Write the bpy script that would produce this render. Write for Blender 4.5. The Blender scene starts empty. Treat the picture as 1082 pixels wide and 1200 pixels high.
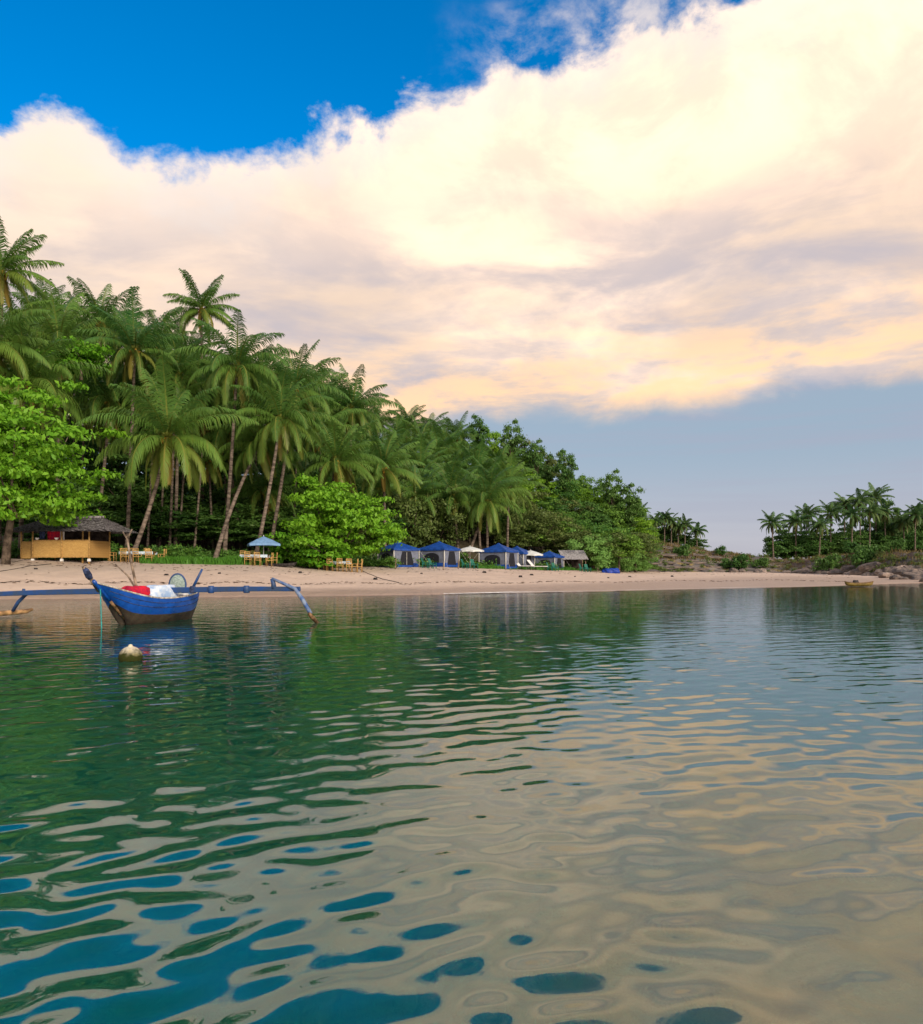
import bpy, math, random
import numpy as np
from mathutils import Vector

sc = bpy.context.scene
COL = sc.collection
R = math.radians

# ------------------------------------------------------------------ camera
# photograph 1082 x 1200; eye 1.7 m above the water, horizon at row 663
F, CX, HY, EYE = 900.0, 541.0, 663.0, 1.7
cam = bpy.data.cameras.new("camera")
cam_o = bpy.data.objects.new("camera", cam); COL.objects.link(cam_o)
cam.sensor_fit = 'HORIZONTAL'; cam.sensor_width = 36.0
cam.lens = 36.0 * F / 1082.0
cam.shift_y = (HY - 600.0) / 1082.0 * (1082.0 / 1200.0) * (1200.0 / 1082.0)
cam.clip_start = 0.05; cam.clip_end = 20000
cam_o.location = (0, 0, EYE); cam_o.rotation_euler = (R(90), 0, 0)
sc.camera = cam_o
sc.view_settings.view_transform = 'Standard'
sc.view_settings.look = 'None'
sc.view_settings.gamma = 1.0
sc.view_settings.exposure = 0.0
sc.cycles.use_denoising = True
sc.cycles.max_bounces = 10
sc.cycles.transmission_bounces = 6
sc.cycles.glossy_bounces = 4
sc.cycles.diffuse_bounces = 3
sc.cycles.volume_bounces = 5
sc.cycles.sample_clamp_indirect = 25.0

def nd(nt, typ, **kw):
    n = nt.nodes.new(typ)
    for k, v in kw.items(): setattr(n, k, v)
    return n
def math_n(nt, op, a, b=None, c=None, clamp=False):
    n = nt.nodes.new('ShaderNodeMath'); n.operation = op; n.use_clamp = clamp
    for i, v in enumerate((a, b, c)):
        if v is None: continue
        if isinstance(v, (int, float)): n.inputs[i].default_value = v
        else: nt.links.new(v, n.inputs[i])
    return n.outputs[0]
def sstep(nt, v, lo, hi, o0=0.0, o1=1.0):
    n = nt.nodes.new('ShaderNodeMapRange'); n.interpolation_type = 'SMOOTHSTEP'
    nt.links.new(v, n.inputs[0])
    n.inputs[1].default_value = lo; n.inputs[2].default_value = hi
    n.inputs[3].default_value = o0; n.inputs[4].default_value = o1
    return n.outputs[0]
def noise_n(nt, vec, scale, detail=4, rough=0.55, dist=0.0):
    n = nt.nodes.new('ShaderNodeTexNoise')
    if vec is not None: nt.links.new(vec, n.inputs['Vector'])
    n.inputs['Scale'].default_value = scale; n.inputs['Detail'].default_value = detail
    n.inputs['Roughness'].default_value = rough; n.inputs['Distortion'].default_value = dist
    return n.outputs[0]
def mix_c(nt, fac, a, b):
    n = nt.nodes.new('ShaderNodeMix'); n.data_type = 'RGBA'
    if isinstance(fac, (int, float)): n.inputs[0].default_value = fac
    else: nt.links.new(fac, n.inputs[0])
    for i, v in ((6, a), (7, b)):
        if isinstance(v, tuple): n.inputs[i].default_value = (*v[:3], 1)
        else: nt.links.new(v, n.inputs[i])
    return n.outputs[2]
def scale_v(nt, vec, s):
    n = nt.nodes.new('ShaderNodeMapping'); nt.links.new(vec, n.inputs[0]); n.inputs['Scale'].default_value = s
    return n.outputs[0]

# ------------------------------------------------------------------ sky with its evening cloud bank
SUN_EL, SUN_AZ = 24.0, 148.0        # behind the camera, to its right
world = bpy.data.worlds.new("World"); sc.world = world; world.use_nodes = True
nt = world.node_tree; nt.nodes.clear()
out = nd(nt, 'ShaderNodeOutputWorld')
sky = nd(nt, 'ShaderNodeTexSky', sky_type='NISHITA')
sky.sun_disc = False; sky.sun_elevation = R(SUN_EL); sky.sun_rotation = R(SUN_AZ)
sky.air_density = 1.0; sky.dust_density = 0.3; sky.ozone_density = 3.0
tc = nd(nt, 'ShaderNodeTexCoord'); DIR = tc.outputs['Generated']
sx = nd(nt, 'ShaderNodeSeparateXYZ'); nt.links.new(DIR, sx.inputs[0])
az = math_n(nt, 'ARCTAN2', sx.outputs[0], sx.outputs[1])
az01 = math_n(nt, 'MULTIPLY_ADD', az, 1 / (2 * math.pi), 0.5)
hr = math_n(nt, 'SQRT', math_n(nt, 'ADD', math_n(nt, 'MULTIPLY', sx.outputs[0], sx.outputs[0]),
                               math_n(nt, 'MULTIPLY', sx.outputs[1], sx.outputs[1])))
te = math_n(nt, 'DIVIDE', sx.outputs[2], math_n(nt, 'MAXIMUM', hr, 0.02))   # tangent of the elevation
def az_curve(pts, lo_end, hi_end):
    """a cloud edge: tangent of elevation against compass azimuth"""
    n = nd(nt, 'ShaderNodeFloatCurve'); nt.links.new(az01, n.inputs['Value'])
    c = n.mapping.curves[0]
    ps = []
    for x, y in pts:
        u = (x - CX) / F; v = (HY - y) / F
        ps.append((math.atan(u) / (2 * math.pi) + 0.5, v / math.sqrt(1 + u * u) / 2))
    ps = [(0.0, hi_end / 2 * .5 + lo_end / 4), (0.3, lo_end / 2)] + ps + [(0.68, hi_end / 2), (1.0, hi_end / 4 + lo_end / 4)]
    while len(c.points) < len(ps): c.points.new(0.5, 0.5)
    for p, q in zip(c.points, ps): p.location = q; p.handle_type = 'AUTO_CLAMPED'
    n.mapping.update()
    return math_n(nt, 'MULTIPLY', n.outputs[0], 2.0)
E_up = az_curve([(0, 158), (50, 128), (100, 150), (135, 192), (200, 196), (320, 190), (370, 152), (430, 158), (490, 118),
                 (560, 108), (600, 72), (680, 66), (760, 20), (860, 2), (940, -30), (1082, -90)], 0.5, 0.95)
E_lo = az_curve([(0, 520), (300, 510), (500, 505), (600, 494), (700, 484), (830, 478), (920, 456), (1082, 440)], 0.14, 0.26)
D1 = scale_v(nt, DIR, (1.0, 1.0, 1.5))
n1 = noise_n(nt, D1, 7.0, 10, 0.6, 0.3)
n2 = noise_n(nt, scale_v(nt, DIR, (1, 1, 3.2)), 4.0, 8, 0.55, 0.4)
n3 = noise_n(nt, scale_v(nt, DIR, (1.3, 1, 5.0)), 5.0, 8, 0.6, 0.2)
n1c = math_n(nt, 'ADD', math_n(nt, 'SUBTRACT', n1, 0.5), math_n(nt, 'MULTIPLY', math_n(nt, 'SUBTRACT', noise_n(nt, D1, 24.0, 8, 0.6, 0.2), 0.5), 0.35))
up = math_n(nt, 'MULTIPLY_ADD', n1c, 0.20, math_n(nt, 'SUBTRACT', E_up, te))
m_up = sstep(nt, up, -0.018, 0.022)
lo = math_n(nt, 'MULTIPLY_ADD', math_n(nt, 'SUBTRACT', n1, 0.5), 0.07, math_n(nt, 'SUBTRACT', te, E_lo))
m_lo = sstep(nt, lo, -0.012, 0.03)
mask = math_n(nt, 'MULTIPLY', m_up, m_lo)
# thin wisps torn off the top edge
wisp = math_n(nt, 'MULTIPLY', sstep(nt, noise_n(nt, D1, 12.0, 10, 0.62, 0.15), 0.44, 0.70),
              math_n(nt, 'MULTIPLY', sstep(nt, up, -0.15, -0.005), sstep(nt, az, -0.05, 0.08)))
mask = math_n(nt, 'MAXIMUM', mask, math_n(nt, 'MULTIPLY', wisp, math_n(nt, 'MULTIPLY', m_lo, 0.75)))
# broken cloud added to the unseen sky, heavier overhead to light bed and trees
n4 = noise_n(nt, DIR, 2.4, 7, 0.55, 0.5)
back = math_n(nt, 'MULTIPLY', sstep(nt, n4, 0.36, 0.58), sstep(nt, sx.outputs[1], 0.50, 0.10))
mask = math_n(nt, 'MAXIMUM', mask, math_n(nt, 'MULTIPLY', back, sstep(nt, te, 0.0, 0.25)))
# cloud colours: cream core, lavender folds in the lower half, peach along the base
ev = math_n(nt, 'SUBTRACT', te, E_lo)
core = mix_c(nt, sstep(nt, n1, 0.38, 0.64), (1.16, 0.90, 0.70), (1.62, 1.18, 0.85))
core = mix_c(nt, math_n(nt, 'MULTIPLY', sstep(nt, az, 0.12, -0.5), 0.8), core, (1.10, 0.88, 0.71))
shade = math_n(nt, 'MULTIPLY', sstep(nt, ev, 0.40, 0.10), sstep(nt, noise_n(nt, scale_v(nt, DIR, (1, 1, 2.6)), 3.1, 6, 0.5, 0.3), 0.30, 0.62))
core = mix_c(nt, math_n(nt, 'MULTIPLY', shade, 0.9), core, (0.84, 0.65, 0.52))
greyf = math_n(nt, 'MULTIPLY', sstep(nt, n2, 0.40, 0.62), sstep(nt, ev, 0.38, 0.14))
c1 = mix_c(nt, math_n(nt, 'MULTIPLY', greyf, 0.9), core, (0.60, 0.54, 0.57))
c1 = mix_c(nt, math_n(nt, 'MULTIPLY', sstep(nt, n3, 0.42, 0.70), math_n(nt, 'MULTIPLY', sstep(nt, ev, 0.28, 0.06), 0.6)), c1, (0.56, 0.52, 0.58))
peach = math_n(nt, 'MULTIPLY', sstep(nt, ev, 0.16, 0.02), sstep(nt, n3, 0.62, 0.42))
c1 = mix_c(nt, math_n(nt, 'MULTIPLY', peach, 0.85), c1, (1.28, 0.83, 0.47))
edge = sstep(nt, up, 0.10, -0.02)
c1 = mix_c(nt, math_n(nt, 'MULTIPLY', edge, 0.6), c1, (0.95, 0.90, 0.88))
cb = nd(nt, 'ShaderNodeBackground'); nt.links.new(c1, cb.inputs[0]); cb.inputs[1].default_value = 1.0
# clear sky
hs = nd(nt, 'ShaderNodeHueSaturation'); nt.links.new(sky.outputs[0], hs.inputs['Color'])
hs.inputs['Saturation'].default_value = 1.5; hs.inputs['Value'].default_value = 1.3
sb = nd(nt, 'ShaderNodeBackground'); nt.links.new(hs.outputs[0], sb.inputs[0]); sb.inputs[1].default_value = 0.15
# thin high veil under the bank, greyer and more lavender towards the horizon
veil_c = mix_c(nt, sstep(nt, te, 0.16, 0.02), (0.36, 0.45, 0.55), (0.50, 0.49, 0.57))
veil_c = mix_c(nt, math_n(nt, 'MULTIPLY', sstep(nt, noise_n(nt, scale_v(nt, DIR, (1, 1, 16)), 2.6, 5, .5), .42, .62), 0.5), veil_c, (0.42, 0.42, 0.52))
vb = nd(nt, 'ShaderNodeBackground'); nt.links.new(veil_c, vb.inputs[0]); vb.inputs[1].default_value = 1.0
ms1 = nd(nt, 'ShaderNodeMixShader'); nt.links.new(sstep(nt, te, 0.36, 0.2, 0.0, 0.95), ms1.inputs[0])
nt.links.new(sb.outputs[0], ms1.inputs[1]); nt.links.new(vb.outputs[0], ms1.inputs[2])
ms2 = nd(nt, 'ShaderNodeMixShader'); nt.links.new(mask, ms2.inputs[0])
nt.links.new(ms1.outputs[0], ms2.inputs[1]); nt.links.new(cb.outputs[0], ms2.inputs[2])
nt.links.new(ms2.outputs[0], out.inputs[0])
world.cycles.sampling_method = 'MANUAL'; world.cycles.sample_map_resolution = 1024

sun = bpy.data.lights.new("sun", 'SUN'); sun.energy = 3.6; sun.angle = R(16); sun.color = (1.0, 0.86, 0.70)
sun_o = bpy.data.objects.new("sun", sun); COL.objects.link(sun_o)
sd = Vector((math.sin(R(SUN_AZ)) * math.cos(R(SUN_EL)), math.cos(R(SUN_AZ)) * math.cos(R(SUN_EL)), math.sin(R(SUN_EL))))
sun_o.rotation_euler = (-sd).to_track_quat('-Z', 'Y').to_euler(); sun_o.location = (20, -30, 40)

# ------------------------------------------------------------------ helpers
rng = np.random.default_rng(7)
rnd = random.Random(11)
def P(x, y, d):
    """point seen at photo pixel x, y when it stands d metres out"""
    return Vector(((x - CX) / F * d, d, EYE + (HY - y) / F * d))
def tag(o, label=None, cat=None, group=None, kind=None):
    if label: o['label'] = label
    if cat: o['category'] = cat
    if group: o['group'] = group
    if kind: o['kind'] = kind
    return o
def thing(name, loc, label, cat, group=None, rz=0.0, scale=1.0):
    o = bpy.data.objects.new(name, None); COL.objects.link(o)
    o.location = loc; o.rotation_euler = (0, 0, rz); o.scale = (scale,) * 3 if isinstance(scale, (int, float)) else scale
    o.empty_display_size = 0.3
    return tag(o, label, cat, group)
def link_mesh(name, me, m, parent=None):
    o = bpy.data.objects.new(name, me); COL.objects.link(o)
    if m: me.materials.append(m)
    if parent: o.parent = parent
    return o
def dup(root, loc, rz=0.0, scale=None, label=None, group=None):
    r = root.copy(); COL.objects.link(r); r.location = loc; r.rotation_euler = (0, 0, rz)
    if scale is not None: r.scale = (scale,) * 3 if isinstance(scale, (int, float)) else scale
    if label: r['label'] = label
    if group: r['group'] = group
    for ch in list(root.children):
        c = ch.copy(); COL.objects.link(c); c.parent = r
        for g in ch.children:
            q = g.copy(); COL.objects.link(q); q.parent = c
    return r
class MB:
    def __init__(s): s.v = []; s.f = []
    def add(s, vs, fs):
        b = len(s.v); s.v += [tuple(v) for v in vs]; s.f += [tuple(b + i for i in f) for f in fs]; return s
    def box(s, c, size, rz=0.0, rx=0.0, ry=0.0, taper=1.0):
        from mathutils import Euler
        m = Euler((rx, ry, rz)).to_matrix(); hx, hy, hz = size[0] / 2, size[1] / 2, size[2] / 2
        vs = []
        for z, t in ((-hz, 1.0), (hz, taper)):
            for x, y in ((-hx, -hy), (hx, -hy), (hx, hy), (-hx, hy)):
                vs.append(Vector(c) + m @ Vector((x * t, y * t, z)))
        return s.add(vs, [(3, 2, 1, 0), (4, 5, 6, 7), (0, 1, 5, 4), (1, 2, 6, 5), (2, 3, 7, 6), (3, 0, 4, 7)])
    def tube(s, pts, rad, n=8, cap=True):
        pts = [Vector(p) for p in pts]
        if isinstance(rad, (int, float)): rad = [rad] * len(pts)
        vs = []; ref = Vector((0.3, 0.2, 1)).normalized()
        for i, p in enumerate(pts):
            t = (pts[min(i + 1, len(pts) - 1)] - pts[max(i - 1, 0)]).normalized()
            a = t.cross(ref)
            if a.length < 0.05: a = t.cross(Vector((1, 0, 0)))
            a.normalize(); b = t.cross(a)
            for k in range(n):
                w = 2 * math.pi * k / n
                vs.append(p + (a * math.cos(w) + b * math.sin(w)) * rad[i])
        fs = []
        for i in range(len(pts) - 1):
            for k in range(n):
                fs.append((i * n + k, i * n + (k + 1) % n, (i + 1) * n + (k + 1) % n, (i + 1) * n + k))
        if cap: fs += [tuple(range(n))[::-1], tuple((len(pts) - 1) * n + k for k in range(n))]
        return s.add(vs, fs)
    def lathe(s, prof, c=(0, 0, 0), n=16):
        vs = []; fs = []
        for r, z in prof:
            for k in range(n):
                w = 2 * math.pi * k / n; vs.append((c[0] + r * math.cos(w), c[1] + r * math.sin(w), c[2] + z))
        for i in range(len(prof) - 1):
            for k in range(n): fs.append((i * n + k, i * n + (k + 1) % n, (i + 1) * n + (k + 1) % n, (i + 1) * n + k))
        fs += [tuple(range(n))[::-1], tuple((len(prof) - 1) * n + k for k in range(n))]
        return s.add(vs, fs)
    def build(s, name, m, parent=None, smooth=False, bevel=0.0):
        me = bpy.data.meshes.new(name); me.from_pydata(s.v, [], s.f); me.update()
        if smooth:
            me.polygons.foreach_set('use_smooth', [True] * len(me.polygons))
        o = link_mesh(name, me, m, parent)
        if bevel:
            b = o.modifiers.new('bevel', 'BEVEL'); b.width = bevel; b.segments = 2; b.limit_method = 'ANGLE'
        return o
def np_mesh(name, V, Q, smooth=False, attrs=None):
    me = bpy.data.meshes.new(name)
    V = np.asarray(V, np.float32); Q = np.asarray(Q, np.int32); n, k = Q.shape
    me.vertices.add(len(V)); me.vertices.foreach_set('co', V.ravel())
    me.loops.add(n * k); me.loops.foreach_set('vertex_index', Q.ravel())
    me.polygons.add(n); me.polygons.foreach_set('loop_start', np.arange(n, dtype=np.int32) * k)
    me.polygons.foreach_set('loop_total', np.full(n, k, np.int32))
    if smooth: me.polygons.foreach_set('use_smooth', np.ones(n, bool))
    for nm, (dom, arr) in (attrs or {}).items():
        a = me.attributes.new(nm, 'FLOAT', dom); a.data.foreach_set('value', np.asarray(arr, np.float32))
    me.update(calc_edges=True); me.validate()
    return me
def vnoise(X, Y, s, seed=0):
    """smooth value noise, vectorised"""
    X = X / s + seed * 17.3; Y = Y / s - seed * 9.1
    xi = np.floor(X).astype(np.int64); yi = np.floor(Y).astype(np.int64); fx = X - xi; fy = Y - yi
    fx = fx * fx * (3 - 2 * fx); fy = fy * fy * (3 - 2 * fy)
    def h(a, b):
        q = (a * 374761393 + b * 668265263 + seed * 1442695) & 0x7fffffff
        q = ((q ^ (q >> 13)) * 1274126177) & 0x7fffffff
        return ((q ^ (q >> 16)) & 0xffff) / 65535.0
    return (h(xi, yi) * (1 - fx) + h(xi + 1, yi) * fx) * (1 - fy) + (h(xi, yi + 1) * (1 - fx) + h(xi + 1, yi + 1) * fx) * fy
def ss(x, a, b):
    t = np.clip((x - a) / (b - a), 0, 1); return t * t * (3 - 2 * t)

# ------------------------------------------------------------------ materials
def mat(name, col, rough=0.7, spec=0.3, var=0.15, vscale=6.0, bump=0.0, bscale=30.0, col2=None, stretch=(1, 1, 1), coords='Object', metal=0.0):
    m = bpy.data.materials.new(name); m.use_nodes = True; t = m.node_tree
    b = t.nodes['Principled BSDF']; b.inputs['Roughness'].default_value = rough
    b.inputs['Specular IOR Level'].default_value = spec; b.inputs['Metallic'].default_value = metal
    c = nd(t, 'ShaderNodeTexCoord'); v = scale_v(t, c.outputs[coords], stretch)
    n = noise_n(t, v, vscale, 6, 0.6)
    c2 = col2 or tuple(max(0, x * (1 - 2.2 * var)) for x in col)
    c1 = tuple(min(0.9, x * (1 + var)) for x in col) if not col2 else col
    t.links.new(mix_c(t, sstep(t, n, 0.35, 0.65), c1, c2), b.inputs['Base Color'])
    if bump:
        bn = nd(t, 'ShaderNodeBump'); bn.inputs['Strength'].default_value = bump; bn.inputs['Distance'].default_value = 0.02
        t.links.new(noise_n(t, v, bscale, 5, 0.6), bn.inputs['Height']); t.links.new(bn.outputs[0], b.inputs['Normal'])
    return m
def leaf_mat(name, ca, cb, trans=0.35, age_col=None, rough=0.5):
    m = bpy.data.materials.new(name); m.use_nodes = True; t = m.node_tree
    b = t.nodes['Principled BSDF']; b.inputs['Roughness'].default_value = rough; b.inputs['Specular IOR Level'].default_value = 0.25
    g = nd(t, 'ShaderNodeNewGeometry'); oi = nd(t, 'ShaderNodeObjectInfo')
    if age_col:
        tn = nd(t, 'ShaderNodeAttribute', attribute_name='tone')
        f = math_n(t, 'MULTIPLY_ADD', tn.outputs['Fac'], 0.6, math_n(t, 'MULTIPLY_ADD', oi.outputs['Random'], 0.3, math_n(t, 'MULTIPLY', g.outputs['Random Per Island'], 0.1)))
    else:
        f = math_n(t, 'MULTIPLY_ADD', g.outputs['Random Per Island'], 0.55, math_n(t, 'MULTIPLY', oi.outputs['Random'], 0.45))
    c = mix_c(t, f, ca, cb)
    if age_col:
        a = nd(t, 'ShaderNodeAttribute', attribute_name='age')
        c = mix_c(t, a.outputs['Fac'], c, age_col)
    t.links.new(c, b.inputs['Base Color'])
    tr = nd(t, 'ShaderNodeBsdfTranslucent'); t.links.new(c, tr.inputs[0])
    mx = nd(t, 'ShaderNodeMixShader'); mx.inputs[0].default_value = trans
    o = t.nodes['Material Output']
    t.links.new(b.outputs[0], mx.inputs[1]); t.links.new(tr.outputs[0], mx.inputs[2]); t.links.new(mx.outputs[0], o.inputs[0])
    return m
M = {}
M['palm'] = leaf_mat('palm_leaf', (0.034, 0.128, 0.030), (0.20, 0.335, 0.050), 0.34, (0.30, 0.22, 0.05), 0.42)
M['palm_far'] = leaf_mat('palm_leaf_far', (0.03, 0.115, 0.04), (0.15, 0.25, 0.065), 0.3, (0.24, 0.19, 0.07), 0.5)
M['almond'] = leaf_mat('almond_leaf', (0.06, 0.25, 0.010), (0.22, 0.45, 0.03), 0.35)
M['broad'] = leaf_mat('broad_leaf', (0.04, 0.15, 0.028), (0.19, 0.34, 0.045), 0.3)
M['broad_dark'] = leaf_mat('dark_leaf', (0.035, 0.125, 0.026), (0.12, 0.23, 0.045), 0.3)
M['olive'] = leaf_mat('olive_leaf', (0.08, 0.145, 0.03), (0.17, 0.21, 0.06), 0.3)
M['lime'] = leaf_mat('lime_leaf', (0.12, 0.30, 0.02), (0.22, 0.38, 0.03), 0.35)
M['bush'] = leaf_mat('bush_leaf', (0.12, 0.30, 0.06), (0.23, 0.43, 0.10), 0.3)
M['dry'] = leaf_mat('dry_grass', (0.20, 0.135, 0.06), (0.13, 0.12, 0.045), 0.3)
M['grass'] = leaf_mat('grass_blade', (0.05, 0.18, 0.02), (0.10, 0.27, 0.03), 0.3)
M['bark'] = mat('palm_bark', (0.17, 0.135, 0.11), 0.9, 0.1, 0.3, 1.5, 0.6, 14, stretch=(1, 1, 4))
M['bark_dark'] = mat('tree_bark', (0.14, 0.11, 0.085), 0.9, 0.1, 0.3, 3.0, 0.6, 18)
M['coconut'] = mat('coconut_husk', (0.42, 0.24, 0.03), 0.6, 0.3, 0.3, 4)
M['boat_blue'] = mat('boat_blue_paint', (0.004, 0.068, 0.36), 0.35, 0.5, 0.10, 5.0, 0.15, 25)
M['boat_bottom'] = mat('boat_tarred_bottom', (0.026, 0.022, 0.018), 0.75, 0.2, 0.2, 2.2, 0.4, 20, col2=(0.065, 0.05, 0.035))
M['boat_in'] = mat('boat_inner_paint', (0.02, 0.13, 0.36), 0.5, 0.4, 0.25, 4, 0.2, 20)
M['rail'] = mat('worn_rail', (0.46, 0.42, 0.36), 0.7, 0.3, 0.25, 8)
M['stem'] = mat('weathered_stem', (0.20, 0.12, 0.06), 0.8, 0.2, 0.3, 8, 0.3, 30)
M['beam_blue'] = mat('beam_blue_paint', (0.012, 0.06, 0.22), 0.5, 0.4, 0.3, 3, 0.2, 20, col2=(0.03, 0.06, 0.13))
M['arm_wood'] = mat('arm_weathered_blue', (0.22, 0.28, 0.38), 0.7, 0.3, 0.2, 4, 0.2, 20, col2=(0.02, 0.08, 0.27))
M['spar'] = mat('driftwood', (0.25, 0.19, 0.14), 0.85, 0.2, 0.3, 6, 0.4, 25)
M['wrap'] = mat('dark_blue_cloth', (0.05, 0.07, 0.15), 0.9, 0.1, 0.3, 8, 0.4, 15)
M['float_bamboo'] = mat('bamboo_float', (0.42, 0.25, 0.11), 0.6, 0.3, 0.25, 4)
M['red'] = mat('red_cloth', (0.55, 0.012, 0.03), 0.8, 0.2, 0.1, 9, 0.4, 14, col2=(0.30, 0.01, 0.05))
M['tarp'] = mat('pale_blue_tarp', (0.62, 0.70, 0.78), 0.6, 0.3, 0.12, 5, 0.5, 9, col2=(0.30, 0.45, 0.70))
M['net'] = mat('trap_netting', (0.30, 0.38, 0.36), 0.8, 0.2, 0.2, 25, 0.5, 30, col2=(0.16, 0.22, 0.20))
M['rope'] = mat('teal_rope', (0.03, 0.30, 0.30), 0.8, 0.2, 0.2, 30)
M['buoy'] = mat('buoy_float', (0.55, 0.50, 0.36), 0.6, 0.3, 0.12, 7, 0.3, 20)
M['bamboo'] = mat('split_bamboo', (0.44, 0.28, 0.09), 0.6, 0.3, 0.2, 6, 0.3, 20, stretch=(1, 1, 3))
M['bamboo_pole'] = mat('bamboo_pole', (0.44, 0.27, 0.09), 0.55, 0.3, 0.2, 8)
M['thatch'] = mat('grey_thatch', (0.20, 0.19, 0.20), 0.95, 0.05, 0.35, 9, 1.0, 24, stretch=(1, 1, 0.4))
M['cloth'] = mat('table_cloth', (0.50, 0.62, 0.72), 0.7, 0.2, 0.08, 6)
M['tent_blue'] = mat('tent_blue_fabric', (0.008, 0.06, 0.30), 0.55, 0.3, 0.15, 2.5, 0.2, 6)
M['tent_wall'] = mat('tent_grey_fabric', (0.145, 0.165, 0.225), 0.7, 0.2, 0.10, 3, 0.2, 6)
M['mesh_dark'] = mat('mesh_window', (0.016, 0.018, 0.026), 0.7, 0.2, 0.2, 20)
M['pole'] = mat('pale_pole', (0.55, 0.55, 0.52), 0.5, 0.4, 0.1, 5)
M['par_blue'] = mat('parasol_blue', (0.16, 0.30, 0.52), 0.7, 0.2, 0.1, 3)
M['par_white'] = mat('parasol_white', (0.62, 0.66, 0.66), 0.7, 0.2, 0.08, 3)
M['plastic_white'] = mat('white_plastic', (0.75, 0.76, 0.76), 0.4, 0.4, 0.05, 4)
M['plastic_green'] = mat('green_plastic', (0.006, 0.13, 0.095), 0.4, 0.4, 0.1, 5)
M['tarp_blue'] = mat('blue_tarpaulin', (0.012, 0.05, 0.36), 0.5, 0.3, 0.15, 4, 0.5, 6)
M['log'] = mat('dark_log', (0.05, 0.045, 0.045), 0.85, 0.2, 0.3, 6, 0.5, 18)
M['yellow_paint'] = mat('ochre_paint', (0.19, 0.13, 0.03), 0.6, 0.3, 0.2, 5)
M['rock'] = mat('shore_rock', (0.22, 0.175, 0.15), 0.9, 0.15, 0.2, 1.2, 1.0, 5, col2=(0.075, 0.07, 0.072))
M['rock_pale'] = mat('pale_rock', (0.36, 0.29, 0.25), 0.9, 0.15, 0.2, 1.5, 1.0, 5, col2=(0.15, 0.13, 0.125))
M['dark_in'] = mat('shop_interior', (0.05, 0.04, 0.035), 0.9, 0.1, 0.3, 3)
M['white_cloth'] = mat('hanging_white_cloth', (0.65, 0.63, 0.60), 0.8, 0.1, 0.1, 5)
M['foam'] = mat('shore_foam', (0.75, 0.74, 0.72), 0.6, 0.2, 0.1, 3)

# ------------------------------------------------------------------ terrain: sea bed, beach and hill in one sheet
PX = np.array([-1200, -400, -200, 0, 150, 300, 450, 515, 585, 650, 700, 760, 850, 920, 980, 1030, 1082, 1200, 1500, 2200], float)
PU = (PX - CX) / F
SHORE = np.interp(PX, [-1200, -200, 0, 250, 500, 700, 900, 980, 1040, 1082, 1200, 2200], [27, 35.5, 38.5, 41.5, 45, 51, 60, 65, 71, 76, 82, 95])
BACK = np.interp(PX, [-1200, 0, 150, 300, 450, 515, 585, 650, 760, 850, 920, 980, 1030, 1082, 1200, 2200], [46, 56, 58, 61, 71, 75, 81, 91, 114, 130, 128, 112, 95, 84, 90, 105])
ZB = np.interp(PX, [-1200, 0, 300, 450, 515, 650, 760, 850, 950, 1030, 1082, 2200], [2.2, 2.2, 1.84, 1.55, 1.58, 1.2, 0.8, 0.6, 0.45, 0.4, 0.35, 0.4])
RISE = np.interp(PX, [-1200, 0, 200, 400, 560, 650, 700, 745, 800, 860, 900, 980, 1082, 2200], [12, 12, 13, 14, 13, 10, 6.5, 5.6, 5.2, 3.2, 2.2, 2.7, 3.0, 4])
RLEN = np.interp(PX, [-1200, 0, 560, 650, 740, 800, 900, 980, 1082, 2200], [45, 45, 50, 45, 26, 24, 14, 13, 14, 18])
ROFF = np.interp(PX, [-1200, 0, 560, 700, 760, 2200], [10, 10, 10, 4, 0, 0])
ROCK = np.interp(PX, [-1200, 720, 760, 2200], [0, 0, 1, 1])
def terrain(X, Y):
    X = np.asarray(X, float); Y = np.asarray(Y, float)
    u = np.clip(X / np.maximum(Y, 20), PU[0], PU[-1])
    S = np.interp(u, PU, SHORE); B = np.interp(u, PU, BACK); zb = np.interp(u, PU, ZB)
    S = S + (vnoise(X, Y, 9, 3) - .5) * 1.2
    s = Y - S
    deep = 3.6 - 3.05 * ss(X, -2.5, 1.5) * ss(-Y, -16, -3)
    bed = -deep * (1 - np.exp(np.minimum(s, 0) / 7.0)) + (vnoise(X, Y, 2.3, 5) - .5) * 0.35 * ss(-s, 2, 10)
    t = np.clip(s / np.maximum(B - S, 1), 0, 1)
    beach = zb * (0.75 * t + 0.25 * np.sqrt(t)) + (vnoise(X, Y, 1.1, 8) - .5) * 0.06 * ss(t, .1, .5) + (vnoise(X, Y, 4, 9) - .5) * 0.12 * ss(t, .2, .6)
    r = ss(Y, B + np.interp(u, PU, ROFF), B + np.interp(u, PU, ROFF) + np.interp(u, PU, RLEN))
    rk = np.interp(u, PU, ROCK)
    h = np.interp(u, PU, RISE) * r
    hs = np.floor(h / 0.7) * 0.7 + 0.7 * ss(h / 0.7 - np.floor(h / 0.7), .55, .95)
    h = h * (1 - 0.85 * rk) + hs * 0.85 * rk
    hill = h + (vnoise(X, Y, 6, 12) - .5) * 0.8 * r + (vnoise(X, Y, 1.6, 13) - .5) * 0.5 * rk * ss(Y - B, 0, 3)
    land = np.where(s > 0, beach, bed)
    z = np.where(Y > B, zb + hill, land)
    far = ss(np.hypot(X, Y), 320, 520)
    z = np.where(s > 0, z * (1 - far) + 1.5 * far, z)
    soil = ss(Y - B, -1.2, 1.5) * (1 - rk)
    return z, soil, rk * ss(Y - B, -0.5, 1.0)
def ground(x, y):
    return float(terrain(np.array([x]), np.array([y]))[0][0])
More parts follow.
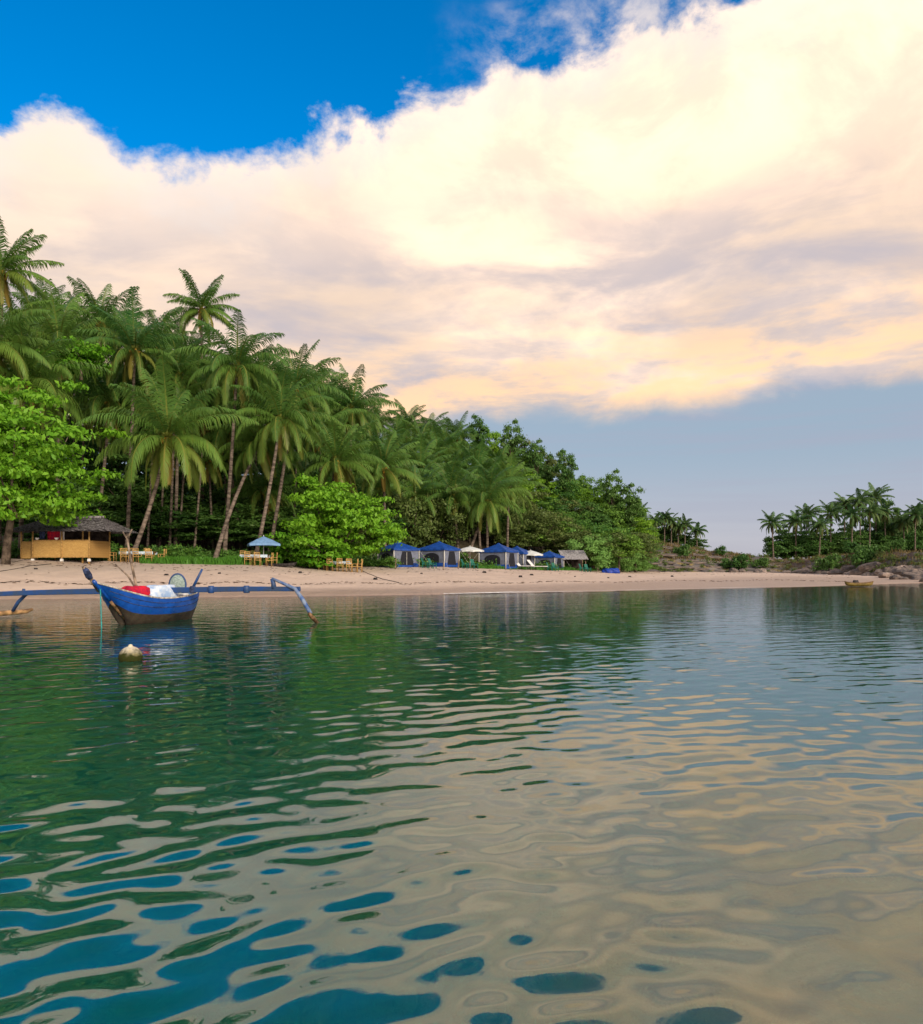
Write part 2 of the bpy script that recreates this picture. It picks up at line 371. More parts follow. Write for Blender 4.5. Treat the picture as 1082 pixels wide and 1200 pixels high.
def G(x, d):
    """spot on the ground under photo column x, d metres out"""
    X = (x - CX) / F * d
    return Vector((X, d, ground(X, d)))
xs = np.unique(np.concatenate([np.linspace(-95, 130, 330), -95 - np.geomspace(1, 3500, 26), 130 + np.geomspace(1, 3500, 26)]))
ys = np.unique(np.concatenate([np.linspace(-12, 34, 80), np.linspace(34, 160, 330), 160 + np.geomspace(1, 4500, 34), -12 - np.geomspace(1, 600, 12)]))
XX, YY = np.meshgrid(xs, ys)
Z, SO, RK = terrain(XX, YY)
nx, ny = len(xs), len(ys)
idx = np.arange(nx * ny).reshape(ny, nx)
Q = np.stack([idx[:-1, :-1], idx[:-1, 1:], idx[1:, 1:], idx[1:, :-1]], -1).reshape(-1, 4)
gme = np_mesh('ground', np.stack([XX, YY, Z], -1).reshape(-1, 3), Q, True, {'soil': ('POINT', SO.ravel()), 'rock': ('POINT', RK.ravel())})
gm = bpy.data.materials.new('ground_sand'); gm.use_nodes = True; t = gm.node_tree
b = t.nodes['Principled BSDF']; b.inputs['Specular IOR Level'].default_value = 0.25
geo = nd(t, 'ShaderNodeNewGeometry'); POS = geo.outputs['Position']
sp = nd(t, 'ShaderNodeSeparateXYZ'); t.links.new(POS, sp.inputs[0])
na = noise_n(t, POS, 0.5, 8, 0.6); nb = noise_n(t, POS, 3.0, 8, 0.65); ngr = noise_n(t, POS, 60, 3, .6)
sand = mix_c(t, sstep(t, na, 0.35, 0.7), (0.60, 0.475, 0.385), (0.53, 0.415, 0.335))
sand = mix_c(t, math_n(t, 'MULTIPLY', sstep(t, nb, 0.55, 0.75), 0.5), sand, (0.36, 0.28, 0.22))
up_n = math_n(t, 'ADD', sp.outputs[2], math_n(t, 'MULTIPLY', math_n(t, 'SUBTRACT', na, 0.5), 1.0))
sand = mix_c(t, math_n(t, 'MULTIPLY', sstep(t, up_n, 0.9, 1.6), 0.65), sand, (0.44, 0.37, 0.32))
wet = sstep(t, math_n(t, 'ADD', sp.outputs[2], math_n(t, 'MULTIPLY', math_n(t, 'SUBTRACT', na, 0.5), 0.25)), 0.42, 0.16)
sand = mix_c(t, math_n(t, 'MULTIPLY', wet, 0.8), sand, (0.30, 0.215, 0.165))
# sea bed: sand with weed beds
bedn = noise_n(t, POS, 0.8, 7, 0.6, 0.6)
bed_c = mix_c(t, sstep(t, bedn, 0.42, 0.60), (0.48, 0.31, 0.10), (0.27, 0.30, 0.17))
sand = mix_c(t, sstep(t, sp.outputs[2], -0.1, -0.6), sand, bed_c)
at = nd(t, 'ShaderNodeAttribute', attribute_name='soil'); ar = nd(t, 'ShaderNodeAttribute', attribute_name='rock')
soil_f = sstep(t, math_n(t, 'ADD', at.outputs['Fac'], math_n(t, 'MULTIPLY', math_n(t, 'SUBTRACT', nb, 0.5), 0.9)), 0.35, 0.75)
c = mix_c(t, soil_f, sand, mix_c(t, nb, (0.10, 0.075, 0.05), (0.05, 0.055, 0.025)))
strata = noise_n(t, scale_v(t, POS, (0.05, 0.05, 1.6)), 1.6, 6, 0.65)
rc = mix_c(t, sstep(t, strata, 0.4, 0.6), (0.19, 0.17, 0.16), (0.08, 0.075, 0.075))
rc = mix_c(t, sstep(t, noise_n(t, scale_v(t, POS, (.3, .3, 1)), 0.8, 6, .6), 0.53, 0.64), rc, (0.22, 0.17, 0.07))
rc = mix_c(t, math_n(t, 'MULTIPLY', sstep(t, noise_n(t, POS, 0.35, 6, .65), 0.42, 0.6), sstep(t, sp.outputs[0], 48.0, 60.0)), rc, (0.085, 0.055, 0.042))
c = mix_c(t, sstep(t, math_n(t, 'ADD', ar.outputs['Fac'], math_n(t, 'MULTIPLY', math_n(t, 'SUBTRACT', nb, 0.5), 0.6)), 0.35, 0.65), c, rc)
t.links.new(c, b.inputs['Base Color'])
t.links.new(math_n(t, 'MULTIPLY_ADD', wet, -0.5, 0.95), b.inputs['Roughness'])
bp = nd(t, 'ShaderNodeBump'); bp.inputs['Strength'].default_value = 0.7; bp.inputs['Distance'].default_value = 0.12
vo = nd(t, 'ShaderNodeTexVoronoi'); vo.inputs['Scale'].default_value = 1.9; t.links.new(POS, vo.inputs['Vector'])
dent = math_n(t, 'MULTIPLY', sstep(t, vo.outputs['Distance'], 0.05, 0.32), math_n(t, 'MULTIPLY', sstep(t, na, 0.42, 0.58), 0.55))
t.links.new(math_n(t, 'ADD', dent, math_n(t, 'ADD', noise_n(t, POS, 2.2, 6, .6), math_n(t, 'MULTIPLY', ngr, 0.15))), bp.inputs['Height']); t.links.new(bp.outputs[0], b.inputs['Normal'])
tag(link_mesh('ground', gme, gm), 'pinkish sand beach rising from the water to the wooded hill', 'beach', kind='structure')

# ------------------------------------------------------------------ water: rippled surface over the sea bed
wr = np.random.default_rng(5)
NW = 130
lam = np.exp(wr.uniform(np.log(0.18), np.log(2.6), NW))
th = R(124) + wr.normal(0, 0.27, NW) + np.where(wr.random(NW) < .3, R(-34) + wr.normal(0, .35, NW), 0)   # travelling towards the beach and across
kk = 2 * np.pi / lam
slope = 0.0128 * np.exp(-((np.log(lam) - np.log(0.36)) / 0.55) ** 2) + 0.0012 + 0.0012 * (lam < 0.5)
ph = wr.uniform(0, 2 * np.pi, NW)
ra = [0.4]
while ra[-1] < 150:
    r_ = ra[-1]
    ra.append(r_ + (0.10 if r_ < 1.6 else min(max(0.028, 0.0042 * r_ + 0.010 * max(0, r_ - 14) * .5), 1.5)))
ra = np.array(ra + [200, 300, 500, 900, 1800, 3500])
an = np.concatenate([np.linspace(-math.pi, -0.78, 40)[:-1], np.linspace(-0.78, 0.78, 600), np.linspace(0.78, math.pi, 40)[1:]])
AA, RR = np.meshgrid(an, ra)
WX = RR * np.sin(AA); WY = RR * np.cos(AA)
dr = np.gradient(ra)[:, None] * np.ones_like(AA)
WZ = np.zeros_like(WX)
gust = 0.40 + 0.75 * vnoise(WX, WY, 2.2, 21) + 0.55 * vnoise(WX, WY, 6.0, 22)
for i in range(NW):
    fade = ss(lam[i] / dr, 2.2, 5.0)
    WZ += (slope[i] / kk[i]) * fade * np.cos(kk[i] * (WX * np.cos(th[i]) + WY * np.sin(th[i])) + ph[i])
WZ *= gust * (0.88 - 0.24 * ss(RR, 4.5, 11))
WZ *= 1 - 0.6 * ss(RR, 26, 42)
nr, na_ = WX.shape
idx = np.arange(nr * na_).reshape(nr, na_)
Q = np.stack([idx[:-1, :-1], idx[:-1, 1:], idx[1:, 1:], idx[1:, :-1]], -1).reshape(-1, 4)
V = np.stack([WX, WY, WZ], -1).reshape(-1, 3)
wme = np_mesh('water', V, Q, True)
print('water normal z', wme.polygons[5000].normal.z, 'ground', gme.polygons[5000].normal.z)
wm = bpy.data.materials.new('sea_water'); wm.use_nodes = True; t = wm.node_tree; t.nodes.clear()
o = nd(t, 'ShaderNodeOutputMaterial'); geo = nd(t, 'ShaderNodeNewGeometry'); POS = geo.outputs['Position']
ln = nd(t, 'ShaderNodeVectorMath', operation='LENGTH'); t.links.new(POS, ln.inputs[0])
farf = sstep(t, ln.outputs['Value'], 7.0, 24.0)
bp = nd(t, 'ShaderNodeBump'); bp.inputs['Distance'].default_value = 0.05
t.links.new(math_n(t, 'MULTIPLY_ADD', farf, 0.30, 0.012), bp.inputs['Strength'])
t.links.new(noise_n(t, scale_v(t, POS, (0.8, 1.6, 1)), 1.6, 3, .5), bp.inputs['Height'])
fr = nd(t, 'ShaderNodeFresnel'); fr.inputs['IOR'].default_value = 1.37; t.links.new(bp.outputs[0], fr.inputs['Normal'])
gl = nd(t, 'ShaderNodeBsdfGlossy'); gl.inputs['Roughness'].default_value = 0.015; t.links.new(bp.outputs[0], gl.inputs['Normal'])
rf = nd(t, 'ShaderNodeBsdfRefraction'); rf.inputs['IOR'].default_value = 1.33; rf.inputs['Roughness'].default_value = 0.0; rf.inputs['Color'].default_value = (1, 1, 1, 1)
t.links.new(bp.outputs[0], rf.inputs['Normal'])
mx = nd(t, 'ShaderNodeMixShader')
t.links.new(math_n(t, 'POWER', fr.outputs[0], 0.64, clamp=True), mx.inputs[0])
t.links.new(rf.outputs[0], mx.inputs[1]); t.links.new(gl.outputs[0], mx.inputs[2]); t.links.new(mx.outputs[0], o.inputs[0])
va = nd(t, 'ShaderNodeVolumeAbsorption'); va.inputs['Color'].default_value = (0.0, 0.86, 0.79, 1); va.inputs['Density'].default_value = 0.40
vs_ = nd(t, 'ShaderNodeVolumeScatter'); vs_.inputs['Color'].default_value = (0.05, 0.90, 0.80, 1); vs_.inputs["Density"].default_value = 0.17
as_ = nd(t, 'ShaderNodeAddShader'); t.links.new(va.outputs[0], as_.inputs[0]); t.links.new(vs_.outputs[0], as_.inputs[1])
t.links.new(as_.outputs[0], o.inputs['Volume'])
tag(link_mesh('water', wme, wm), 'clear green rippled sea reflecting the evening cloud', 'water', kind='structure')

# ------------------------------------------------------------------ plants: palms
def palm_crown(seed, n=26, L=4.6, droop=1.5, wind=0.0, leaf_w=0.092):
    g = random.Random(seed)
    V = []; Fq = []; age = []; tone = []
    def quad(a, b_, c_, d_, ag):
        i = len(V); V.extend([a, b_, c_, d_]); Fq.append((i, i + 1, i + 2, i + 3)); age.append(ag); tone.append(.7)
    gold = 2.39996
    for k in range(n):
        q = k / (n - 1)                       # 0 youngest (upright) .. 1 oldest (hanging)
        a = k * gold + g.uniform(-.25, .25)
        e0 = R(82) - q ** 0.85 * R(120) + g.uniform(-.12, .12)
        Lk = L * (0.62 + 0.42 * math.sin(math.pi * min(1, 0.25 + q * 0.75))) * g.uniform(.88, 1.1)
        dk = (droop + .3) * (0.45 + 0.75 * q) * g.uniform(.8, 1.2)
        dead = q > 0.92 and g.random() < .75
        if dead: e0 = R(-62) + g.uniform(-.1, .1); Lk *= .8
        ag = 1.0 if dead else max(0.0, (q - 0.62) / 0.38) ** 1.3 * g.uniform(0.25, 0.95)
        h = Vector((math.cos(a), math.sin(a), 0)); upv = Vector((0, 0, 1))
        side0 = h.cross(upv).normalized()
        twist = g.uniform(-.35, .35); tn = min(1, max(0, .08 + .62 * q + g.uniform(-.18, .25)))
        N = 17; p = Vector((0, 0, 0)) + h * 0.12; pts = [p.copy()]; dirs = []
        for i in range(N):
            tt = i / N
            e = max(e0 - dk * tt ** 1.25, R(-86))
            d = h * math.cos(e) + upv * math.sin(e) + Vector((wind, 0, 0)) * tt * 0.5
            d.normalize(); dirs.append(d)
            p = p + d * (Lk / N); pts.append(p.copy())
        dirs.append(dirs[-1])
        # midrib as a tapering strip with two crossed faces
        for i in range(N):
            w0 = 0.075 * (1 - i / N) + 0.012; w1 = 0.075 * (1 - (i + 1) / N) + 0.012
            quad(pts[i] - side0 * w0, pts[i] + side0 * w0, pts[i + 1] + side0 * w1, pts[i + 1] - side0 * w1, min(1, ag + .45))
        M_ = 56
        for j in range(M_):
            tt = 0.10 + 0.90 * j / (M_ - 1)
            fi = min(tt * N, N - 1e-3); i = int(fi); fpos = fi - i
            pp = pts[i].lerp(pts[i + 1], fpos); d = dirs[i]
            ll = Lk * 0.215 * (math.sin(math.pi * min(1.0, 0.16 + tt * 0.80)) ** 0.7) * g.uniform(.72, 1.15) + 0.12
            nrm = side0.cross(d).normalized()
            for s in (-1, 1):
                sd_ = (side0 * s * math.cos(twist) + nrm * math.sin(twist) * s)
                hang = 0.45 + 0.75 * q + g.uniform(-.35, .45)
                dv = (sd_ * 0.85 + d * (0.45 + 0.5 * tt) - upv * hang * 0.55).normalized()
                dv2 = (dv * 0.75 - upv * (0.45 + hang * 0.75)).normalized()
                wv = d * (leaf_w * 0.5)
                m1 = pp + dv * ll * 0.5; m2 = m1 + dv2 * ll * 0.5
                agl = min(1, ag + (0.2 if g.random() < 0.08 else 0))
                i0 = len(V)
                V.extend([pp - wv * .6, pp + wv * .6, m1 + wv, m1 - wv, m2 + wv * .12, m2 - wv * .12])
                Fq.append((i0, i0 + 1, i0 + 2, i0 + 3)); Fq.append((i0 + 3, i0 + 2, i0 + 4, i0 + 5)); age.extend((agl, agl)); tone.extend((tn, min(1, tn + .15)))
    return np_mesh('crown', [tuple(v) for v in V], Fq, False, {'age': ('FACE', age), 'tone': ('FACE', tone)})
def nuts_mesh(seed, n=12):
    g = random.Random(seed); mb = MB()
    for k in range(n):
        a = g.uniform(0, 6.28); r = g.uniform(.22, .42); z = g.uniform(-.55, -.1)
        mb.lathe([(0.02, -.15), (.10, -.10), (.13, 0), (.10, .10), (.02, .15)], (r * math.cos(a), r * math.sin(a), z), 7)
    for k in range(5):
        a = g.uniform(0, 6.28); mb.tube([(0, 0, -.1), (.25 * math.cos(a), .25 * math.sin(a), -.1), (.45 * math.cos(a), .45 * math.sin(a), -.55)], [.05, .035, .015], 5)
    me = bpy.data.meshes.new('coconut_cluster'); me.from_pydata(mb.v, [], mb.f); me.update()
    me.polygons.foreach_set('use_smooth', [True] * len(me.polygons)); me.materials.append(M['coconut'])
    return me
CROWNS = [palm_crown(1, 34, 6.0, 1.5), palm_crown(2, 30, 5.6, 1.3, .15), palm_crown(3, 36, 6.0, 1.8), palm_crown(4, 26, 4.9, 1.15, .35),
          palm_crown(5, 34, 5.8, 2.0), palm_crown(6, 30, 5.6, 1.6, -.2)]
CROWNS_FAR = []
for k in range(4):
    CROWNS_FAR.append(palm_crown(20 + k, 26, 4.6, 1.7 + .2 * k, .35, 0.13))
for c_ in CROWNS: c_.materials.append(M['palm'])
for c_ in CROWNS_FAR: c_.materials.append(M['palm_far'])
NUTS = [nuts_mesh(31), nuts_mesh(32, 16)]
def trunk_pts(base, top, bow, n=12):
    """palm stem: leans out of the ground, then straightens"""
    b_ = Vector(base); t_ = Vector(top); d = t_ - b_; pts = []
    for i in range(n + 1):
        s = i / n
        p = b_ + d * s + Vector((d.x, d.y, 0)) * bow * (s - s * s) * 1.4
        pts.append(p)
    return pts
def palm(base, top, label, group=None, kind=0, scale=1.0, bow=0.3, rad=0.16, nuts=True, far=False, rz=None, tilt=None):
    base = Vector(base); top = Vector(top)
    r = thing('coconut_palm', base, label, 'palm tree', group)
    pts = [p - base for p in trunk_pts(base - Vector((0, 0, .3)), top, bow)]
    n = len(pts)
    MB().tube(pts, [rad * (1.55 - 0.9 * min(1, i / 2.0) * .45 - 0.45 * i / n) for i in range(n)], 8).build('trunk', M['bark'], r, True)
    cm = (CROWNS_FAR[kind % 4] if far else CROWNS[kind % 6])
    c = bpy.data.objects.new('crown', cm); COL.objects.link(c); c.parent = r; c.location = top - base
    c.rotation_euler = (rnd.uniform(-.14, .14) if tilt is None else tilt[0], rnd.uniform(-.14, .14) if tilt is None else tilt[1], rnd.uniform(0, 6.28) if rz is None else rz)
    c.scale = (scale,) * 3
    if nuts:
        u = bpy.data.objects.new('coconut_cluster', NUTS[kind % 2]); COL.objects.link(u); u.parent = r; u.location = top - base; u.scale = (scale * 1.1,) * 3
    return r
def palm_px(cx, cy, d, bx, bd=None, **kw):
    """palm with its crown heart at photo cx, cy (d metres out) and its foot on the ground under column bx"""
    return palm(G(bx, bd or d), P(cx, cy, d), **kw)

front = [
 (197, 512, 59, 150, 58, dict(label='big coconut palm with spreading yellow-tipped fronds right behind the thatched hut', kind=0, scale=1.14, bow=.25, tilt=(0, .05))),
 (158, 410, 66, 148, 67, dict(label='tall coconut palm with an orange coconut cluster high above the hut', kind=1, scale=1.0, bow=.1)),
 (236, 362, 79, 238, 80, dict(label='slender tall coconut palm standing alone against the cloud, highest of the middle grove', kind=3, scale=0.95, bow=.1)),
 (278, 430, 66, 262, 66, dict(label='tall coconut palm with hanging fronds left of the twin leaning trunks', kind=4, scale=1.0, bow=.1)),
 (329, 492, 66, 297, 63, dict(label='coconut palm with drooping golden fronds on a slanting trunk above the blue parasol', kind=2, scale=.92, bow=.15)),
 (346, 455, 73, 313, 66, dict(label='upright coconut palm peeking over the drooping golden palm', kind=0, scale=.95, bow=.1)),
 (306, 520, 70, 250, 60, dict(label='coconut palm whose long grey trunk curves up from the grass strip', kind=5, scale=.95, bow=-.25)),
 (394, 540, 73, 372, 74, dict(label='medium coconut palm rising behind the bright green beach tree', kind=1, scale=1.0, bow=.1)),
 (450, 548, 78, 452, 80, dict(label='coconut palm with upright fronds right of the bright green beach tree', kind=3, scale=1.05, bow=.1)),
 (412, 478, 84, 408, 84, dict(label='broad coconut palm crown at the skyline above the bright green beach tree', kind=0, scale=.95, bow=.1)),
 (574, 572, 90, 543, 84, dict(label='coconut palm with a pale slanting trunk above the white parasol and blue tents', kind=0, scale=.78, bow=.1, rad=.17)),
 (2, 318, 57, -2, 60, dict(label='tall coconut palm cut by the left edge, highest tree of the beach', kind=3, scale=.95, bow=.05, rz=.3)),
 (-14, 400, 55, -12, 58, dict(label='coconut palm at the left edge under the highest palm', kind=1, scale=1.0, bow=.05)),
 (70, 402, 66, 66, 68, dict(label='dense dark coconut palm behind the left bright green tree', kind=0, scale=.98, bow=.05)),
 (118, 378, 78, 118, 80, dict(label='thin grey-fronded coconut palm behind the tall orange-fruited palm', kind=5, scale=1.0, bow=.05)),
 (28, 450, 58, 24, 60, dict(label='coconut palm with a long arching frond over the left bright green tree', kind=4, scale=1.1, bow=.05)),
 (210, 440, 72, 205, 72, dict(label='coconut palm half hidden between the orange-fruited palm and the hanging palm', kind=2, scale=1.0, bow=.05)),
 (265, 505, 74, 285, 76, dict(label='shaded coconut palm under the tall hanging palm', kind=2, scale=.95, bow=.05)),
 (130, 470, 70, 110, 70, dict(label='shaded coconut palm behind the left bright green tree top', kind=2, scale=1.0, bow=.05)),
 (375, 500, 80, 378, 80, dict(label='coconut palm half hidden behind the drooping golden palm', kind=5, scale=1.0, bow=.05)),
]
for cx, cy, d, bx, bd, kw in front:
    kw['scale'] *= .93
    palm_px(cx, cy, d, bx, bd, group='coconut palms along the back of the beach', **kw)

for x, y, d in [(52, 372, 82), (92, 392, 80), (140, 388, 88), (185, 402, 84), (222, 418, 88), (255, 452, 84), (205, 478, 70), (300, 446, 86), (325, 462, 88), (360, 452, 92), (245, 540, 74), (150, 500, 74), (100, 470, 76), (378, 470, 96), (310, 575, 76), (25, 395, 78)]:
    palm_px(x, y, d, x + rnd.uniform(-12, 12), d + 1, label='coconut palm filling the back of the left grove between the tall palms', group='coconut palms filling the back of the left grove', kind=rnd.randrange(6), scale=rnd.uniform(.78, .95), rad=.12, bow=rnd.uniform(-.1, .2))
# bare stems of further palms in the shade of the grove (crowns inside the canopy)
for x, y, d, bx in [(182, 470, 72, 172), (196, 455, 75, 186), (222, 470, 77, 208), (240, 480, 73, 226), (258, 470, 78, 270), (290, 470, 80, 283), (350, 480, 82, 342),
                    (305, 450, 84, 318), (60, 460, 74, 52), (95, 450, 76, 30), (15, 470, 72, 12), (150, 450, 80, 163)]:
    palm_px(x, y, d, bx, d - 3, label='coconut palm with a thin bare trunk in the shaded inside of the left grove', group='coconut palms inside the shaded grove', kind=rnd.randrange(6), scale=.95, rad=.10, nuts=False, bow=rnd.uniform(-.1, .2))

# the slope: crown heart pixel, distance; the trees step up the hill behind the tents
SIL_X = [330, 380, 420, 470, 520, 560, 600, 625, 650, 690, 720, 742, 760]
SIL_Y = [440, 452, 460, 474, 486, 491, 497, 508, 534, 552, 560, 584, 612]
def sil(x): return float(np.interp(x, SIL_X, SIL_Y))
slope_palms = []
g = random.Random(3)
for row in range(6):
    x = 360 + g.uniform(-10, 10)
    while x < 640 - row * 8:
        top = sil(x); y = top + 22 + (600 - top - 22) * (row / 6.0) + g.uniform(-7, 7)
        d = 128 - row * 8.0 + g.uniform(-3, 3)
        if not (x > 560 and row < 3) and y < 606: slope_palms.append((x, y, d))
        x += g.uniform(24, 40) + (8 if row > 3 else 0)
for x, y, d in slope_palms:
    pal = 'skyline' if y < sil(x) + 34 else ('middle' if y < sil(x) + 80 else 'foot')
    lab = {'skyline': 'coconut palm of the packed row along the skyline of the hill', 'middle': 'coconut palm packed among others halfway up the wooded hill',
           'foot': 'coconut palm at the foot of the wooded hill behind the tents'}[pal]
    b_ = G(x + g.uniform(-12, 12), d + 1); tp = P(x, y, d)
    if tp.z - b_.z < 3: b_.z = tp.z - 4
    palm(b_, tp, label=lab, group='coconut palms on the ' + pal + ' of the hill', kind=g.randrange(6), scale=g.uniform(.74, .95), bow=g.uniform(-.1, .2), nuts=False)

# ------------------------------------------------------------------ plants: broadleaf trees
def leaves(centers, radii, counts, size, seed, flat=0.6, up=0.6, aspect=0.45, shell=0.55):
    r = np.random.default_rng(seed); Ps = []; Ns = []
    for (c, rad, n) in zip(centers, radii, counts):
        d = r.normal(size=(n, 3)); d /= np.linalg.norm(d, axis=1)[:, None]
        d[:, 2] = np.where(d[:, 2] < -0.25, -d[:, 2] * .6, d[:, 2])
        q = (shell + (1 - shell) * r.random(n) ** 0.6) * (1 + 0.25 * r.normal(size=n))
        p = np.array(c) + d * q[:, None] * np.array([rad, rad, rad * flat])
        Ps.append(p); nn = d * (1 - up) + np.array([0, 0, up]) + r.normal(size=(n, 3)) * 0.45
        Ns.append(nn / np.linalg.norm(nn, axis=1)[:, None])
    p = np.vstack(Ps); n = np.vstack(Ns); k = len(p)
    rv = r.normal(size=(k, 3)); rv[:, 2] -= 0.4
    t_ = rv - n * (rv * n).sum(1)[:, None]; t_ /= np.linalg.norm(t_, axis=1)[:, None]; b_ = np.cross(n, t_)
    s = size * r.uniform(.6, 1.35, k)[:, None]
    v = np.stack([p - t_ * s * .5, p + b_ * s * aspect * .5 + n * s * .1 + t_ * s * .08, p + t_ * s * .5 - n * s * .12, p - b_ * s * aspect * .5 + n * s * .1 + t_ * s * .08], 1).reshape(-1, 3)
    return v, np.arange(4 * k).reshape(-1, 4)
def crown_clumps(seed, rx, rz, n, cr, zc=0.0, tiers=0):
    """clump centres spread through a lumpy dome"""
    r = np.random.default_rng(seed); C = []; Rr = []
    lob = r.uniform(0, 6.28, 4)
    while len(C) < n:
        d = r.normal(size=3); d /= np.linalg.norm(d)
        q = r.random() ** 0.42
        w = 1 + 0.26 * math.sin(3 * math.atan2(d[1], d[0]) + lob[0]) + 0.20 * math.sin(5 * math.atan2(d[1], d[0]) + lob[1] + 3 * d[2])
        p = d * q * w * np.array([rx, rx, rz])
        if p[2] < -rz * .75: continue
        if tiers: p[2] = (np.round((p[2] / rz) * tiers) / tiers) * rz + r.normal() * .38
        p[2] += zc; C.append(p); Rr.append(cr * r.uniform(.6, 1.3))
    return C, Rr
def limbs_mesh(seed, base_h, C, nb, rad, lean=(0, 0)):
    g_ = random.Random(seed); mb = MB()
    fork = Vector((lean[0] * base_h, lean[1] * base_h, base_h))
    mb.tube([(0, 0, -.4), (lean[0] * base_h * .3, lean[1] * base_h * .3, base_h * .4), fork], [rad * 1.3, rad, rad * .8], 8)
    for k in range(nb):
        c = Vector(C[g_.randrange(len(C))])
        mid = fork.lerp(c, .5) + Vector((g_.uniform(-.3, .3), g_.uniform(-.3, .3), -.1 * (c - fork).length))
        mb.tube([fork, mid, c], [rad * .55, rad * .33, rad * .1], 6, False)
    return mb
def broad_proto(seed, rx, rz, trunk_h, n, cr, per, size, m, flat=.55, up=.55, tiers=0, aspect=.5, nb=9, name='broadleaf_tree', cat='tree', bark=None, lean=(0, 0)):
    C, Rr = crown_clumps(seed, rx, rz, n, cr, trunk_h + rz * .55, tiers)
    v, q = leaves(C, Rr, [per] * n, size, seed + 100, flat, up, aspect)
    r = thing(name, (0, 0, 0), '', cat)
    limbs_mesh(seed, trunk_h, C, nb, max(.08, rx * .045), lean).build('trunk', bark or M['bark_dark'], r, True)
    link_mesh('crown', np_mesh('crown', v, q), m, r)
    return r
USED = set()
def place(proto, loc, rz, scale, label, group=None):
    if proto.name not in USED:
        USED.add(proto.name); proto.location = loc; proto.rotation_euler = (0, 0, rz)
        proto.scale = (scale,) * 3 if isinstance(scale, (int, float)) else scale
        proto['label'] = label
        if group: proto['group'] = group
        return proto
    return dup(proto, loc, rz, scale, label, group)
# bright green sea-almond trees close to the sand
LA = broad_proto(41, 5.2, 4.7, 3.0, 215, 1.15, 115, .36, M['almond'], .5, .4, 6, .55, 26, 'sea_almond_tree', lean=(.12, 0))
la = G(6, 52.2); place(LA, la, .4, (1.08, .88, 1.15), 'large bright green broadleaf tree hanging over the thatched hut roof')
CA_ = broad_proto(47, 4.4, 3.0, 1.5, 150, .95, 115, .33, M['almond'], .5, .38, 4, .55, 26, 'sea_almond_tree', lean=(.1, 0))
place(CA_, G(398, 65), 1.2, (1.12, 1, 1.12), 'bright green round-crowned tree over the dining table in the middle of the beach')
LB = broad_proto(52, 2.6, 1.2, .5, 40, .9, 80, .33, M['almond'], .45, .38, 3, .55, 12, 'sea_almond_shrub', 'shrub')
place(LB, G(342, 63), .2, 1.0, 'bright green low shrub spilling left of the round-crowned tree')
place(LB, G(385, 62.5), 2.2, (1, 1, .72), 'bright green low shrub at the foot of the round-crowned tree')
place(LB, P(95, 425, 62) - Vector((0, 0, 1)), 1.2, 1.0, 'bright green bough showing above the large tree by the hut')
# mixed hill trees
P1 = broad_proto(61, 3.6, 3.0, 3.5, 60, 1.0, 95, .40, M['broad'], .65, .3)
P2 = broad_proto(62, 3.4, 3.6, 4.5, 60, .9, 90, .40, M['broad_dark'], .65, .3)
P3 = broad_proto(63, 3.8, 2.6, 3.0, 60, .95, 95, .38, M['olive'], .65, .3)
P4 = broad_proto(64, 3.4, 2.8, 3.5, 55, .95, 95, .40, M['lime'], .65, .3)
P5 = broad_proto(65, 2.6, 2.9, 5.4, 36, .8, 95, .38, M['broad_dark'], .7, .3, nb=14)       # open crown, limbs showing
hill = []
g = random.Random(8)
for row in range(6):
    x = 500 + row * 6 + g.uniform(-8, 8)
    while x < 756:
        top = sil(x); base = 655
        y = top + 12 + (base - 35 - top) * (row / 5.5) + g.uniform(-6, 6)
        lim = 560 if row < 2 else 590
        if x > lim - 40 * (row > 3) or row >= 4:
            hill.append((x, y, 134 - row * 6.5 + g.uniform(-3, 3), row))
        x += g.uniform(20, 32)
for x, y, d, row in hill:
    k = g.random()
    pr = P2 if (x > 650 and k < .22) else P1 if k < .5 else P3 if k < .68 else P4 if k < .9 else P5
    if row >= 4: pr = P3 if k < .5 else P1
    top = P(x, y, d); b_ = G(x, d); s = g.uniform(.7, 1.0)
    kind = {P1.name: 'mid green', P2.name: 'dark green', P3.name: 'olive green', P4.name: 'yellow green', P5.name: 'open-crowned dark'}[pr.name]
    where = 'on the skyline of the hill' if row < 1 else 'on the slope behind the tents' if row < 4 else 'at the foot of the hill behind the tents'
    hcrown = {P1.name: 8.2, P2.name: 10.1, P3.name: 7.0, P4.name: 7.9, P5.name: 10}[pr.name] * s
    z0 = top.z - hcrown * .98
    zz = max(s * .7, (top.z - b_.z) / (hcrown / s))
    place(pr, Vector((b_.x, b_.y, b_.z)) if zz < 1.35 else Vector((b_.x, b_.y, b_.z)), g.uniform(0, 6.28), (s, s, min(zz, 1.5)), kind + ' broadleaf tree ' + where, kind + ' broadleaf trees ' + where)
for x, y, d in [(560, 492, 128), (600, 498, 127), (628, 520, 126), (664, 532, 125), (718, 556, 122), (738, 572, 121), (742, 590, 119)]:
    b_ = G(x, d); top = P(x, y, d)
    place(P5, b_, g.uniform(0, 6.28), (.8, .8, (top.z - b_.z) / 9.6), 'open-crowned dark broadleaf tree standing above the hill skyline', 'open-crowned dark trees above the skyline')
